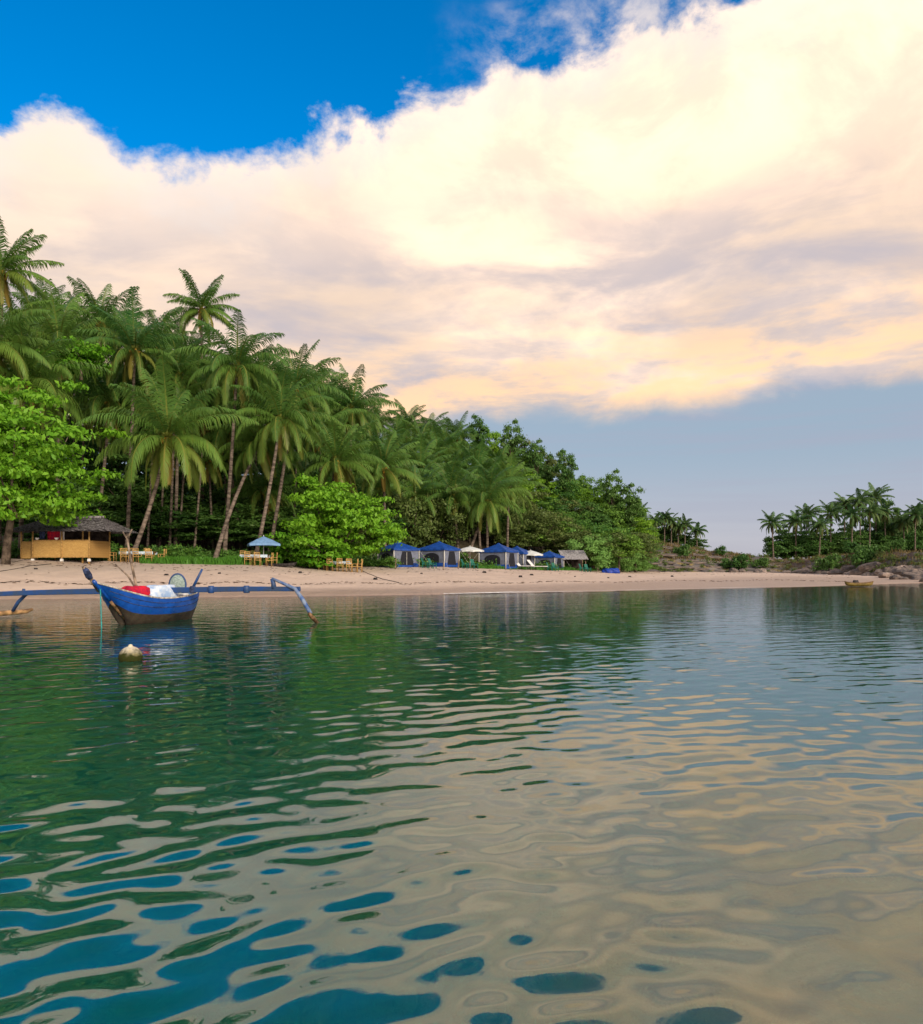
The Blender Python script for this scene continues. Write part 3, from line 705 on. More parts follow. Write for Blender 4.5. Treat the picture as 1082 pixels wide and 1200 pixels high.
# dark understorey trees that close the grove
for x, y, d in [(20, 560, 70), (70, 540, 75), (110, 555, 72), (160, 540, 82), (210, 560, 84), (255, 550, 86), (300, 555, 86), (345, 550, 86), (395, 560, 84), (440, 590, 84), (-40, 540, 70), (480, 560, 92), (180, 480, 92), (280, 480, 94), (80, 450, 88), (350, 500, 95), (430, 520, 98), (10, 420, 84), (230, 430, 96), (150, 600, 74), (185, 605, 73), (220, 600, 75), (255, 605, 73), (290, 600, 75), (325, 600, 74), (20, 600, 68), (60, 600, 69), (100, 600, 70), (200, 580, 78), (240, 575, 79), (275, 580, 78), (310, 575, 79), (360, 590, 78), (135, 575, 78), (150, 500, 100), (190, 510, 98), (230, 500, 100), (270, 510, 99), (310, 500, 100), (345, 520, 98), (110, 490, 96), (60, 490, 96), (200, 540, 92), (250, 535, 92), (290, 540, 92), (165, 560, 86), (130, 520, 80), (105, 525, 84), (150, 545, 74), (85, 530, 78)]:
    b_ = G(x, d); top = P(x, y, d)
    place(P2, b_, g.uniform(0, 6.28), (1.15, 1.15, max(.5, (top.z - b_.z) / 10.1)), 'dark green broadleaf tree in the shade inside the palm grove', 'dark trees inside the palm grove')
# olive fine-leaved trees behind the first tents and by the right tents
P6 = broad_proto(66, 3.4, 2.9, 1.6, 70, .8, 120, .26, M['olive'], .7, .25, name='fine_leaved_tree')
P7 = broad_proto(67, 5.4, 2.9, .6, 130, .9, 130, .25, M['bush'], .75, .2, name='beach_bush', cat='bush')
for x, d, s, sz, lb in [(474, 84, 1.25, 1.5, 'olive fine-leaved tree behind the leftmost blue tent'), (512, 87, 1.2, 1.35, 'olive fine-leaved tree behind the second blue tent'),
                        (620, 103, 1.15, 1.3, 'brownish olive fine-leaved tree behind the right blue tents'), (655, 106, 1.1, 1.1, 'olive fine-leaved tree at the left end of the big pale bush'),
                        (440, 82, .8, .8, 'olive fine-leaved tree between the bright green tree and the leftmost tent')]:
    place(P6, G(x, d), rnd.uniform(0, 6), (s, s, sz), lb)
place(P7, G(700, 101), .5, (1.0, .9, 1.0), 'large pale green rounded bush at the right end of the tents')
place(P7, G(738, 106), 2.4, (.5, .5, .62), 'smaller green bush at the right foot of the large pale bush')
place(P7, G(672, 103), 3.4, (.55, .5, .8), 'green bush at the left foot of the large pale bush')
place(P7, G(350, 70), 3.4, (.6, .5, .42), 'green bush in the shade behind the bright green beach tree')
P8 = broad_proto(68, 1.1, .75, .15, 26, .45, 70, .2, M['broad'], .7, .25, name='shrub', cat='shrub', nb=6)
for x, d, s, lb in [(458, 70, .75, 'small shrub beside the leftmost blue tent'), (490, 80, 1.0, 'shrub between the two left blue tents'), (540, 83, 1.1, 'shrub beside the white parasol pole'), (752, 112, 1.2, 'low green shrub at the right end of the vegetation'),
                    (265, 62, .8, 'small shrub at the right end of the grass strip'), (228, 60.5, .9, 'small leafy shrub in the grass under the palm trunks'), (205, 60, 1.0, 'leafy shrub right of the dining table'), (330, 66, 1.0, 'shaded shrub left of the bright green tree'), (120, 64, 1.2, 'shaded shrub behind the hut'), (25, 62, 1.2, 'shrub left of the hut')]:
    place(P8, G(x, d), rnd.uniform(0, 6), s, lb)
P10 = broad_proto(78, 1.1, .75, .1, 26, .45, 70, .2, M['broad_dark'], .7, .25, name='bank_shrub', cat='shrub', nb=6)
# rock bank shrubs and far trees
for x, d, s, lb in [(800, 133, 1.6, 'dark shrub at the foot of the grey rock terraces'), (868, 134, 1.9, 'wide green shrub at the right end of the rock terraces'), (850, 136, 1.3, 'smaller green shrub left of the wide terrace shrub'),
                    (893, 134, 1.3, 'low shrub where the rock terraces end'), (972, 117, 2.0, 'dense green shrub among the boulders left of the beached canoe'), (1012, 108, 2.0, 'green shrub hanging over the boulders behind the beached canoe'), (1000, 118, 1.4, 'shrub on the bank top above the boulders'),
                    (1052, 104, 1.2, 'small shrub among the boulders at the right edge'), (845, 143, 1.3, 'brown-green shrub on the crest of the rock terraces')]:
    place(P10, G(x, d), rnd.uniform(0, 6), (s * .9, s * .9, s * 1.15), lb)
RB = 150
for i, (x, y, h_, k) in enumerate([(905, 613, 648, 0), (933, 612, 646, 1), (946, 604, 647, 2), (962, 616, 646, 3), (974, 602, 646, 0), (990, 592, 646, 1), (999, 604, 645, 2), (1008, 588, 645, 3), (1026, 583, 645, 0),
                                   (1020, 600, 645, 1), (1037, 600, 645, 2), (1044, 622, 645, 3), (1073, 604, 645, 0), (1059, 612, 645, 1), (1090, 598, 645, 2)]):
    d = RB + (i % 3) * 4
    lab = {0: 'leftmost coconut palm of the far point, standing alone', 1: 'coconut palm second from the left on the far point', 2: 'taller coconut palm third from the left on the far point', 3: 'short coconut palm between two taller ones on the far point', 4: 'slim coconut palm just left of the packed clump on the far point',
           8: 'highest coconut palm of the far point, top of the packed clump', 12: 'coconut palm at the right edge of the far point'}.get(i)
    palm(G(x + rnd.uniform(-2, 2), d), P(x, y, d), label=lab or 'coconut palm in the packed clump on the far point', group='coconut palms on the far point', kind=k, scale=.68 + .06 * (i % 3), rad=.14, nuts=False, far=True, bow=rnd.uniform(-.05, .1))
P9 = broad_proto(69, 3.4, 2.6, 1.2, 60, .9, 90, .42, M['broad_dark'], .65, .3)
for x, y, d in [(922, 632, 160), (940, 634, 160), (955, 632, 160), (985, 630, 162), (1010, 625, 164), (1030, 612, 162), (1048, 608, 162), (1066, 618, 162), (1085, 612, 160), (1105, 612, 160), (1130, 610, 160)] + [(x, 639, 156) for x in range(922, 1130, 13)]:
    b_ = G(x, d); top = P(x, y - 10, d)
    place(P9, b_, rnd.uniform(0, 6), (1.15, 1.0, (top.z - b_.z) / 5.4), 'dark broadleaf tree behind the coconut palms of the far point', 'dark trees on the far point')
for i, (x, y, k) in enumerate([(750, 600, 0), (768, 611, 1), (779, 607, 2), (787, 611, 3), (803, 615, 0), (817, 622, 1), (762, 617, 2), (795, 618, 3)]):
    palm(G(x, 168), P(x, y, 168), label='coconut palm on the crest behind the rock terraces', group='coconut palms behind the rock terraces', kind=k, scale=.58, rad=.13, nuts=False, far=True, bow=.05)
for x, y in [(764, 618), (775, 612), (786, 616), (798, 622), (812, 627)]:
    b_ = G(x, 172); top = P(x, y, 172)
    place(P9, b_, rnd.uniform(0, 6), (.8, .8, max(.3, (top.z - b_.z) / 5.9)), 'dark broadleaf tree on the crest behind the rock terraces', 'dark trees behind the rock terraces')

def scatter_leaves(n, xr, dr_, h, m, name, label, seed):
    r = np.random.default_rng(seed); x = r.uniform(*xr, n); u = (x - CX) / F
    d = np.interp(u, PU, BACK) + r.uniform(dr_[0], dr_[1], n); Xw = u * d; z = terrain(Xw, d)[0]
    hh = h * r.uniform(.25, 1.0, n)
    C = [(a, b2, c + q * .35) for a, b2, c, q in zip(Xw, d, z, hh)]
    v, q = leaves(C, list(.35 + hh * .55), [60] * n, .3, seed, .8, .3, .4, .2)
    return tag(link_mesh(name, np_mesh(name, v, q), m), label, 'undergrowth', kind='stuff')
# understorey: ferns, weeds and grass nobody could count
def scatter_blades(n, xr, dr_, h, w, m, name, label, seed, leaf=False):
    r = np.random.default_rng(seed); x = r.uniform(*xr, n); 
    X_ = []; 
    u = (x - CX) / F; Bk = np.interp(u, PU, BACK); d = Bk + r.uniform(dr_[0], dr_[1], n)
    Xw = u * d; z = terrain(Xw, d)[0]
    hh = h * r.uniform(.4, 1.2, n) * (0.4 + 1.2 * vnoise(Xw, d, 1.7, seed)); a = r.uniform(0, 6.28, n); ln_ = r.uniform(-.5, .5, (n, 2)) * hh[:, None]
    cx_, sx_ = np.cos(a) * w, np.sin(a) * w
    v = np.stack([np.stack([Xw - cx_, d - sx_, z - .03], 1), np.stack([Xw + cx_, d + sx_, z - .03], 1),
                  np.stack([Xw + cx_ * .9 + ln_[:, 0] * .5, d + sx_ * .9 + ln_[:, 1] * .5, z + hh * .65], 1), np.stack([Xw + ln_[:, 0], d + ln_[:, 1], z + hh], 1)], 1).reshape(-1, 3)
    o_ = link_mesh(name, np_mesh(name, v, np.arange(4 * n).reshape(-1, 4)), m)
    return tag(o_, label, 'undergrowth', kind='stuff')
scatter_blades(9000, (165, 330), (-1.2, 1.5), .42, .05, M['grass'], 'grass', 'strip of short bright grass at the foot of the palm trunks', 71)
scatter_leaves(420, (-60, 460), (2.5, 13), 1.7, M['broad_dark'], 'undergrowth', 'dark leafy weeds and saplings on the shaded grove floor', 72)
scatter_leaves(260, (430, 770), (1.0, 9), 1.1, M['broad'], 'hill_undergrowth', 'green leafy weeds behind the tents at the foot of the hill', 73)
scatter_leaves(170, (756, 900), (1, 22), .55, M['olive'], 'terrace_scrub', 'olive green scrub growing between the ledges of the rock terraces', 77)
scatter_leaves(120, (895, 1150), (1.5, 12), .7, M['olive'], 'bank_scrub', 'olive green scrub on the bank of the far point', 78)
scatter_blades(5000, (560, 700), (-1.2, 1.0), .28, .05, M['grass'], 'tent_grass', 'thin green grass in front of the right tents', 74)
scatter_blades(4200, (755, 880), (10, 24), .5, .06, M['dry'], 'dry_grass', 'tawny dry grass on the ledges of the rock terraces', 75)
scatter_blades(5000, (900, 1200), (3, 16), .4, .05, M['dry'], 'bank_grass', 'dry brown grass on the bank of the far point', 76)

# ------------------------------------------------------------------ outrigger boat
BC = Vector((-9.4, 23.2, 0)); BF = Vector((-0.33, -0.944, 0)).normalized(); BL = Vector((-BF.y, BF.x, 0))   # forward, and the side at the right of the photo
boat = thing('outrigger_boat', BC, 'blue wooden outrigger boat with dark tarred bottom moored in the shallows', 'boat')
def W(f, s, z): return BF * f + BL * s + Vector((0, 0, z))
def hull_half(t):      # t -1 stern .. 1 bow: half beam, sheer, keel
    beam = 0.60 * max(0.0, 1 - abs(t) ** 2.6) ** 0.75 + 0.10 * (1 - max(t, 0)) * (t < 0) + 0.035
    sheer = 0.72 + (0.50 * max(t, 0) ** 1.9) + 0.20 * max(-t, 0) ** 2.0
    keel = -0.22 + 0.30 * max(t - .62, 0) / .38 * max(t, 0) + 0.22 * max(-t - .7, 0) / .3
    return beam, sheer, keel
NS, HL = 29, 2.0
def section(t, v):     # v 0 keel .. 1 gunwale
    bm, sh, ke = hull_half(t)
    z = ke + (sh - ke) * v
    rake = (1.20 * max(t, 0) ** 3) * (v - 0.9) + 0.18 * max(-t, 0) ** 4 * -(v - .7)
    return t * HL + rake, bm * (0.06 + 0.94 * math.sin(min(1, v * 1.02) * math.pi / 2) ** 0.75), z
def strake(v0, v1, nv, inset=0.0, sides=(-1, 1)):
    mb = MB()
    for s in sides:
        vs = []; fs = []
        for i in range(NS):
            t_ = -1 + 2 * i / (NS - 1)
            for j in range(nv + 1):
                f_, y_, z_ = section(t_, v0 + (v1 - v0) * j / nv)
                vs.append(W(f_ * (1 - inset * .4), max(y_ - inset, 0.012) * s, z_))
        for i in range(NS - 1):
            for j in range(nv):
                a = i * (nv + 1) + j; q = (a, a + nv + 1, a + nv + 2, a + 1)
                fs.append(q if s < 0 else q[::-1])
        mb.add(vs, fs)
    return mb
PV = 0.50
strake(PV, 1.0, 8).build('hull', M['boat_blue'], boat, True)
strake(0.0, PV, 8).build('hull_bottom', M['boat_bottom'], boat, True)
strake(0.35, 0.99, 6, 0.045).build('inner_planking', M['boat_in'], boat, True)
for s in (-1, 1):
    pts = []
    for i in range(NS):
        f_, y_, z_ = section(-1 + 2 * i / (NS - 1), 1.0); pts.append(W(f_, (y_ - .015) * s, z_ + .012))
    MB().tube(pts, 0.028, 6).build('gunwale', M['rail'], boat, True)
for s in (-1, 1):
    for v_ in (.72, .86):
        pts = []
        for i in range(1, NS - 1):
            f_, y_, z_ = section(-1 + 2 * i / (NS - 1), v_); pts.append(W(f_, (y_ + .004) * s, z_))
        MB().tube(pts, 0.011, 5).build('plank_seam', M['wrap'], boat, True)
tr = MB(); vs = []
for s in (-1, 1):
    for j in range(7):
        f_, y_, z_ = section(-1, j / 6); vs.append(W(f_ - .004, y_ * s, z_))
tr.add(vs, [(j, j + 1, 8 + j, 7 + j) for j in range(6)]); tr.build('transom', M['boat_blue'], boat)
MB().tube([W(section(1, v)[0] + .012, 0, section(1, v)[2]) for v in (0, .2, .4, .55)], [.045, .05, .05, .05], 8).build('stem_timber', M['stem'], boat, True)
MB().tube([W(section(1, v)[0] + .012, 0, section(1, v)[2]) for v in (.56, .7, .85, 1, 1.06)], [.05, .05, .055, .06, .05], 8).build('stem_head', M['boat_blue'], boat, True)
fl = MB(); vs = []
for i in range(3, NS - 4):
    t_ = -1 + 2 * i / (NS - 1); f_, y_, z_ = section(t_, .45); vs += [W(f_, -y_ + .05, .28), W(f_, y_ - .05, .28)]
fl.add(vs, [(2 * i, 2 * i + 1, 2 * i + 3, 2 * i + 2) for i in range(NS - 8)]); fl.build('floor_board', M['boat_in'], boat)
for f_ in (-1.15, -.35, .45, 1.1):
    y_ = section(f_ / HL, .86)[1]; z_ = section(f_ / HL, .84)[2]
    MB().box(W(f_, 0, z_), (0.22, 2 * y_ - .1, .04), math.atan2(BF.y, BF.x)).build('thwart', M['rail'], boat, bevel=.006)
# long beam across the stern half, carried on both gunwales
def loc(p): return Vector(p) - BC
bl = P(-22, 697, 25.3); br = P(352, 690.5, 22.9)
def beam_mesh(a, b_, hw, hh, sag=.0):
    n = 14; mb = MB(); vs = []; d = (b_ - a).normalized(); sd_ = d.cross(Vector((0, 0, 1))).normalized()
    for i in range(n + 1):
        t_ = i / n; p = a.lerp(b_, t_) + Vector((0, 0, sag * math.sin(math.pi * t_) + .012 * math.sin(9 * t_)))
        k = 0.8 + .2 * math.sin(math.pi * min(1, max(0, t_ * 1.1)))
        for x, z in ((-1, -1), (1, -1), (1, 1), (-1, 1)): vs.append(p + sd_ * hw * x * k + Vector((0, 0, hh * z * k)))
    fs = [(4 * i + k, 4 * i + (k + 1) % 4, 4 * i + 4 + (k + 1) % 4, 4 * i + 4 + k) for i in range(n) for k in range(4)] + [(3, 2, 1, 0), tuple(4 * n + k for k in range(4))]
    return mb.add(vs, fs)
beam_mesh(loc(bl), loc(br), .06, .09, .05).build('outrigger_beam', M['beam_blue'], boat, bevel=.02)
for t_ in (.56, .685, .74, .845):      # lashings
    p = loc(bl.lerp(br, t_)) + Vector((0, 0, .05 * math.sin(math.pi * t_)))
    MB().lathe([(.08, -.11), (.10, -.09), (.10, .085), (.08, .115)], p, 8).build('lashing', M['wrap'] if t_ < .7 else M['beam_blue'], boat, True)
# right arm: bracket on the beam, bent spar down to the float
top = loc(P(319, 678, 23.1)); elbow = loc(P(346, 690, 22.85)); foot = loc(P(364, 719, 22.6))
MB().tube([loc(P(321, 690, 23.1)), loc(P(320.5, 684, 23.1)), top], [.085, .07, .06], 8).build('bracket', M['beam_blue'], boat, True)
MB().tube([top, top.lerp(elbow, .5), elbow, elbow.lerp(foot, .5) + Vector((.01, 0, .02)), foot], [.04, .045, .055, .065, .06], 8).build('outrigger_arm', M['arm_wood'], boat, True)
fd = BF
MB().tube([foot + fd * -.5 + Vector((0, 0, -.36)), foot + fd * -.1 + Vector((0, 0, -.12)), foot + fd * .08 + Vector((0, 0, .0))], [.05, .07, .05], 8).build('outrigger_float', M['stem'], boat, True)
# left arm and float
tl = loc(P(44, 694, 25.1)); el = loc(P(30, 697, 25.2)); flp = loc(P(15, 716, 25.3))
MB().tube([tl + Vector((.05, 0, -.05)), tl.lerp(el, .5) + Vector((0, 0, .05)), el, el.lerp(flp, .5) + Vector((-.03, 0, .03)), flp], [.05, .05, .055, .06, .055], 8).build('outrigger_arm', M['beam_blue'], boat, True)
MB().tube([loc(P(28, 690, 25.1)), loc(P(27, 697, 25.1))], [.05, .06], 8).build('bracket', M['beam_blue'], boat, True)
MB().tube([loc(P(38, 714, 26.2)), loc(P(30, 716.5, 26.0)), loc(P(0, 719, 25.0)), loc(P(-45, 722, 24.0))], [.05, .08, .085, .08], 8).build('outrigger_float', M['float_bamboo'], boat, True)
# prow spar wrapped in dark cloth, stern spar
sp0 = W(1.75, -.25, .98); spt = loc(P(97, 664, 21.2)); spm = sp0.lerp(spt, .5)
MB().tube([sp0, spm, spt], [.06, .055, .035], 8).build('prow_spar', M['spar'], boat, True)
a_ = sp0.lerp(spt, .52); b_ = sp0.lerp(spt, .93)
MB().tube([a_, a_.lerp(b_, .3), a_.lerp(b_, .7) + Vector((0, 0, .02)), b_], [.07, .10, .085, .05], 8).build('cloth_wrap', M['wrap'], boat, True)
s0 = loc(P(225, 691, 25.0)); s1 = loc(P(237, 667, 25.0))
MB().tube([s0, s0.lerp(s1, .5), s1], [.05, .045, .035], 8).build('stern_spar', M['beam_blue'], boat, True)
# cargo: things of their own that lie in the boat
def lump(name, c, size, m, label, cat, seed, rz=0.0, n=26, rough=.26):
    r = np.random.default_rng(seed); vs = []; fs = []; k = 11; ph_ = r.uniform(0, 6.28, 6)
    for i in range(k + 1):
        v = i / k * math.pi * .5 if True else 0
        for j in range(n):
            w = 2 * math.pi * j / n
            q = 1 + rough * (math.sin(3 * w + ph_[0]) * .5 + math.sin(5 * w + ph_[1] + 3 * v) * .45 + math.sin(2 * v * 3 + 7 * w + ph_[2]) * .4)
            vs.append((size[0] * math.cos(w) * math.cos(v) ** .6 * q, size[1] * math.sin(w) * math.cos(v) ** .6 * q, size[2] * math.sin(v) ** .6 * (1 + rough * .9 * math.cos(v) * math.sin(4 * w + ph_[3] + 2 * v))))
    for i in range(k):
        for j in range(n): fs.append((i * n + j, i * n + (j + 1) % n, (i + 1) * n + (j + 1) % n, (i + 1) * n + j))
    fs.append(tuple(range(n))[::-1])
    o_ = MB().add(vs, fs).build(name, m, None, True); o_.location = c; o_.rotation_euler = (0, 0, rz)
    return tag(o_, label, cat)
bz = math.atan2(BF.y, BF.x)
lump('red_bundle', BC + W(.72, 0.0, .70), (.50, .36, .40), M['red'], 'red cloth bundle lying in the bow of the blue boat', 'bundle', 3, bz)
lump('tarpaulin_bundle', BC + W(-.28, 0, .62), (.74, .42, .48), M['tarp'], 'pale blue tarpaulin heaped over cargo in the middle of the blue boat', 'tarpaulin', 4, bz)
lump('white_sack', BC + W(-1.15, .12, .66), (.34, .20, .16), M['white_cloth'], 'small white sack lying in the stern of the blue boat', 'sack', 5, bz)
# round fish trap on its edge
ft = thing('fish_trap', BC + W(-1.35, -.12, .78), 'round netted fish trap standing on edge in the stern of the boat', 'fish trap')
ring = MB(); disc = MB(); C0 = Vector((0, 0, .30)); e1 = Vector((.96, .28, 0)); e2 = Vector((0, 0, 1)); en = e1.cross(e2)
n = 28
ring.tube([C0 + (e1 * math.cos(2 * math.pi * k / n) * .25 + e2 * math.sin(2 * math.pi * k / n) * .36) for k in range(n + 1)], .028, 7, False); ring.build('rim', M['beam_blue'], ft, True)
vs = [C0 + en * .10] ; fs = []
for q in (.5, 1.0):
    for k in range(n): vs.append(C0 + (e1 * math.cos(2 * math.pi * k / n) * .25 + e2 * math.sin(2 * math.pi * k / n) * .36) * q + en * .10 * (1 - q * q))
for k in range(n):
    fs.append((0, 1 + k, 1 + (k + 1) % n)); fs.append((1 + k, 1 + n + k, 1 + n + (k + 1) % n, 1 + (k + 1) % n))
disc.add(vs, fs); disc.build('netting', M['net'], ft, True)
for k in range(3):
    w = .5 + k * 1.05; a = e1 * math.cos(w) * .25 + e2 * math.sin(w) * .36
    MB().tube([C0 - a, C0 - en * .11, C0 + a], .012, 5).build('rib', M['spar'], ft)
# forked pole standing in the hull
fp = thing('forked_pole', BC + W(.15, .22, .34), 'crooked forked pole standing upright in the blue boat', 'pole')
o0 = BC + W(.15, .22, .34); q0 = P(160, 688, 22.9) - o0; q1 = P(153, 655, 22.9) - o0; q2 = P(149, 631, 22.9) - o0
MB().tube([(0, 0, 0), q0, q1, q2], [.045, .042, .036, .03], 7).build('shaft', M['spar'], fp, True)
for px_, py_ in ((144, 623), (155, 620)):
    MB().tube([q2, q2.lerp(P(px_, py_, 22.9) - o0, .5) + Vector((0, 0, -.02)), P(px_, py_, 22.9) - o0], [.03, .026, .018], 6).build('fork', M['spar'], fp, True)
pl = MB().tube([BC + W(.25, .1, .45), P(150, 675, 23.2), P(135, 661, 23.4)], [.03, .026, .02], 6).build('punting_pole', M['spar'], None, True)
tag(pl, 'thin pole leaning back to the left out of the blue boat', 'pole')
# mooring rope and buoy
rp = BC + W(section(1, .8)[0] - .05, -.08, .78)
rp = MB().tube([P(117.5, 690, 21.3), P(118, 700, 21.2), P(118.5, 720, 21.1), P(119, 735, 21.0), P(119, 742, 20.6) + Vector((0, 0, -.3)), P(119, 760, 19) + Vector((0, 0, -2.2))], .016, 6).build('mooring_rope', M['rope'], None, True)
tag(rp, 'teal mooring rope hanging from the bow of the blue boat into the water', 'rope')
bm_ = bpy.data.materials.new('buoy_algae'); bm_.use_nodes = True; t = bm_.node_tree; b = t.nodes['Principled BSDF']; b.inputs['Roughness'].default_value = .9; b.inputs['Specular IOR Level'].default_value = .1
c = nd(t, 'ShaderNodeTexCoord'); s_ = nd(t, 'ShaderNodeSeparateXYZ'); t.links.new(c.outputs['Object'], s_.inputs[0])
nn = noise_n(t, c.outputs['Object'], 9, 6, .65)
f_ = sstep(t, math_n(t, 'ADD', s_.outputs[2], math_n(t, 'MULTIPLY', math_n(t, 'SUBTRACT', nn, .5), .35)), .20, .04)
t.links.new(mix_c(t, f_, mix_c(t, sstep(t, nn, .5, .65), (.60, .55, .42), (.42, .37, .20)), (.03, .036, .008)), b.inputs['Base Color'])
bu_p = P(153, 772, 1); bd_ = F * EYE / (774 - HY); bu = thing('mooring_buoy', ((153 - CX) / F * bd_, bd_, 0.06), 'cream round buoy with algae floating in front of the blue boat', 'buoy')
MB().lathe([(.01, -.2)] + [(.205 * math.cos(a), .195 * math.sin(a)) for a in np.linspace(-1.3, 1.25, 14)], (0, 0, 0), 24).build('float_ball', bm_, bu, True)
MB().lathe([(.07, .165), (.05, .19), (.032, .21), (.034, .222), (.01, .23)], (0, 0, 0), 12).build('top_knob', M['buoy'], bu, True)

# ------------------------------------------------------------------ bamboo hut
hb = G(78, 57); HUT = thing('beach_hut', hb, 'bamboo beach hut with woven half walls and grey thatched roof', 'hut', rz=R(-6))
mw = bpy.data.materials.new('woven_bamboo'); mw.use_nodes = True; t = mw.node_tree; b = t.nodes['Principled BSDF']; b.inputs['Roughness'].default_value = .65
c = nd(t, 'ShaderNodeTexCoord'); br_ = nd(t, 'ShaderNodeTexBrick'); mp = nd(t, 'ShaderNodeMapping'); mp.inputs['Rotation'].default_value = (R(90), 0, 0)
t.links.new(c.outputs['Object'], mp.inputs[0]); t.links.new(mp.outputs[0], br_.inputs['Vector'])
br_.inputs['Color1'].default_value = (.62, .40, .12, 1); br_.inputs['Color2'].default_value = (.46, .27, .07, 1); br_.inputs['Mortar'].default_value = (.25, .14, .04, 1)
br_.inputs['Scale'].default_value = 4.0; br_.inputs['Brick Width'].default_value = .5; br_.inputs['Row Height'].default_value = .16; br_.inputs['Mortar Size'].default_value = .012
t.links.new(mix_c(t, math_n(t, 'MULTIPLY', noise_n(t, c.outputs['Object'], 3, 5, .6), .5), br_.outputs[0], (.36, .22, .08)), b.inputs['Base Color'])
ww = 4.5; x0 = -1.75; x1 = 2.6; dp = 2.6
for a, b2 in ((x0, .45), (.55, x1)):
    pn = MB().box(((a + b2) / 2, -dp / 2, .83), (b2 - a, .05, 1.22)).build('wall_panel', mw, HUT)
    MB().box(((a + b2) / 2, -dp / 2 - .03, 1.46), (b2 - a + .06, .12, .06)).build('counter_rail', M['bamboo_pole'], pn, bevel=.01)
    MB().box(((a + b2) / 2, -dp / 2 - .04, .24), (b2 - a, .04, .06)).build('bottom_rail', M['bamboo_pole'], pn, bevel=.01)
MB().box((x1, 0, .83), (.05, dp - .1, 1.22)).build('wall_panel', mw, HUT)
MB().box((x0 - .65, -dp / 2 + .55, .78), (1.15, .05, 1.25), R(14)).build('wall_panel', mw, HUT)
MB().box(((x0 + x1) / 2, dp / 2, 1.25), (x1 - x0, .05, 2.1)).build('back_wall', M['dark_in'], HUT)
for px_, py_ in ((x0, -dp / 2 - .03), (.5, -dp / 2 - .03), (x1, -dp / 2 - .03), (x0, dp / 2), (x1, dp / 2), (x0 - 1.2, -dp / 2 + .4), (1.9, -dp / 2 + .3)):
    MB().tube([(px_, py_, -.3), (px_, py_, 1.2), (px_ + .02, py_, 2.35)], [.065, .06, .055], 8).build('post', M['bamboo_pole'], HUT, True)
for px_ in (x0, .5, x1):
    MB().box((px_, -dp / 2 - .03, .03), (.2, .2, .2), taper=.85).build('footing', M['plastic_white'], HUT, bevel=.02)
# thatch: overlapping courses of ragged strips over a hipped frame
th_ = MB(); gz = random.Random(5)
ex0, ex1, ey0, ey1, ez = x0 - 1.35, x1 + 1.75, -dp / 2 - .95, dp / 2 + .8, 2.12
rx0, rx1, rz_ = x0 + .2, x1 + .25, 3.15
cor = [Vector((ex0, ey0, ez)), Vector((ex1, ey0, ez)), Vector((ex1, ey1, ez)), Vector((ex0, ey1, ez))]; r0 = Vector((rx0, 0, rz_)); r1 = Vector((rx1, 0, rz_))
faces = [(cor[0], cor[1], r1, r0), (cor[1], cor[2], r1, r1), (cor[2], cor[3], r0, r1), (cor[3], cor[0], r0, r0)]
for A, B_, C_, D_ in faces:
    nrm = (B_ - A).cross(D_ - A).normalized(); th_.add([A - nrm * .06, B_ - nrm * .06, C_ - nrm * .04, D_ - nrm * .04], [(0, 1, 2, 3)])
    for row in range(9):
        v0 = row / 9 - .02; v1 = min(1, v0 + .17); nseg = int((B_ - A).length / .16 * (1 - row / 14))
        for k in range(nseg):
            u0 = k / nseg; u1 = (k + 1.25) / nseg
            def pt(u_, v_): return (A.lerp(B_, min(1, u_))).lerp(D_.lerp(C_, min(1, u_)), v_)
            jj = gz.uniform(-.06, .03); lift = gz.uniform(.03, .09)
            th_.add([pt(u0, v0 + jj) + nrm * lift, pt(u1, v0 + jj + gz.uniform(-.03, .03)) + nrm * lift, pt(u1, v1) + nrm * .012, pt(u0, v1) + nrm * .012], [(0, 1, 2, 3)])
rf_ = th_.build('roof', M['thatch'], HUT)
MB().tube([r0 + Vector((-.1, 0, .05)), (r0 + r1) / 2 + Vector((0, 0, .03)), r1 + Vector((.1, 0, .05))], [.11, .13, .11], 8).build('ridge_roll', M['thatch'], rf_, True)
# goods in the hut
def drape(name, x, y, z, w, h, m, label, cat):
    vs = []; n = 10
    for k in range(n + 1):
        for j in range(5):
            xx = (k / n - .5) * w; zz = -j / 4 * h
            vs.append((xx, .05 * math.sin(k * 2.1) * (.4 + j / 4), zz + .02 * math.sin(k * 1.3) * j / 4))
    o_ = MB().add(vs, [(k * 5 + j, k * 5 + j + 1, k * 5 + j + 6, k * 5 + j + 5) for k in range(n) for j in range(4)]).build(name, m, None, True)
    sm = o_.modifiers.new('thickness', 'SOLIDIFY'); sm.thickness = .01
    mt = HUT.matrix_basis @ Vector((x, y, z)); o_.location = mt; o_.rotation_euler = (0, 0, R(-6))
    return tag(o_, label, cat)
drape('hanging_cloth', -.35, -dp / 2 + .35, 2.25, 1.0, .9, M['red'], 'red cloth hanging inside the thatched hut', 'cloth')
drape('hanging_cloth', .32, -dp / 2 + .30, 2.25, .32, .85, M['white_cloth'], 'narrow white cloth hanging next to the red one in the hut', 'cloth')
drape('hanging_cloth', -1.25, -dp / 2 + .30, 2.2, .45, .6, M['wrap'], 'dark blue cloth hanging at the left of the hut opening', 'cloth')
for x, lb in ((-1.4, 'white bowl standing on the hut counter at its left end'), (.1, 'white bowl standing on the hut counter under the red cloth')):
    o_ = MB().lathe([(.05, 0), (.11, .07), (.15, .16), (.14, .16), (.10, .08), (.01, .03)], (0, 0, 0), 14).build('bowl', M['plastic_white'], None, True)
    o_.location = HUT.matrix_basis @ Vector((x, -dp / 2 - .03, 1.49)); tag(o_, lb, 'bowl')

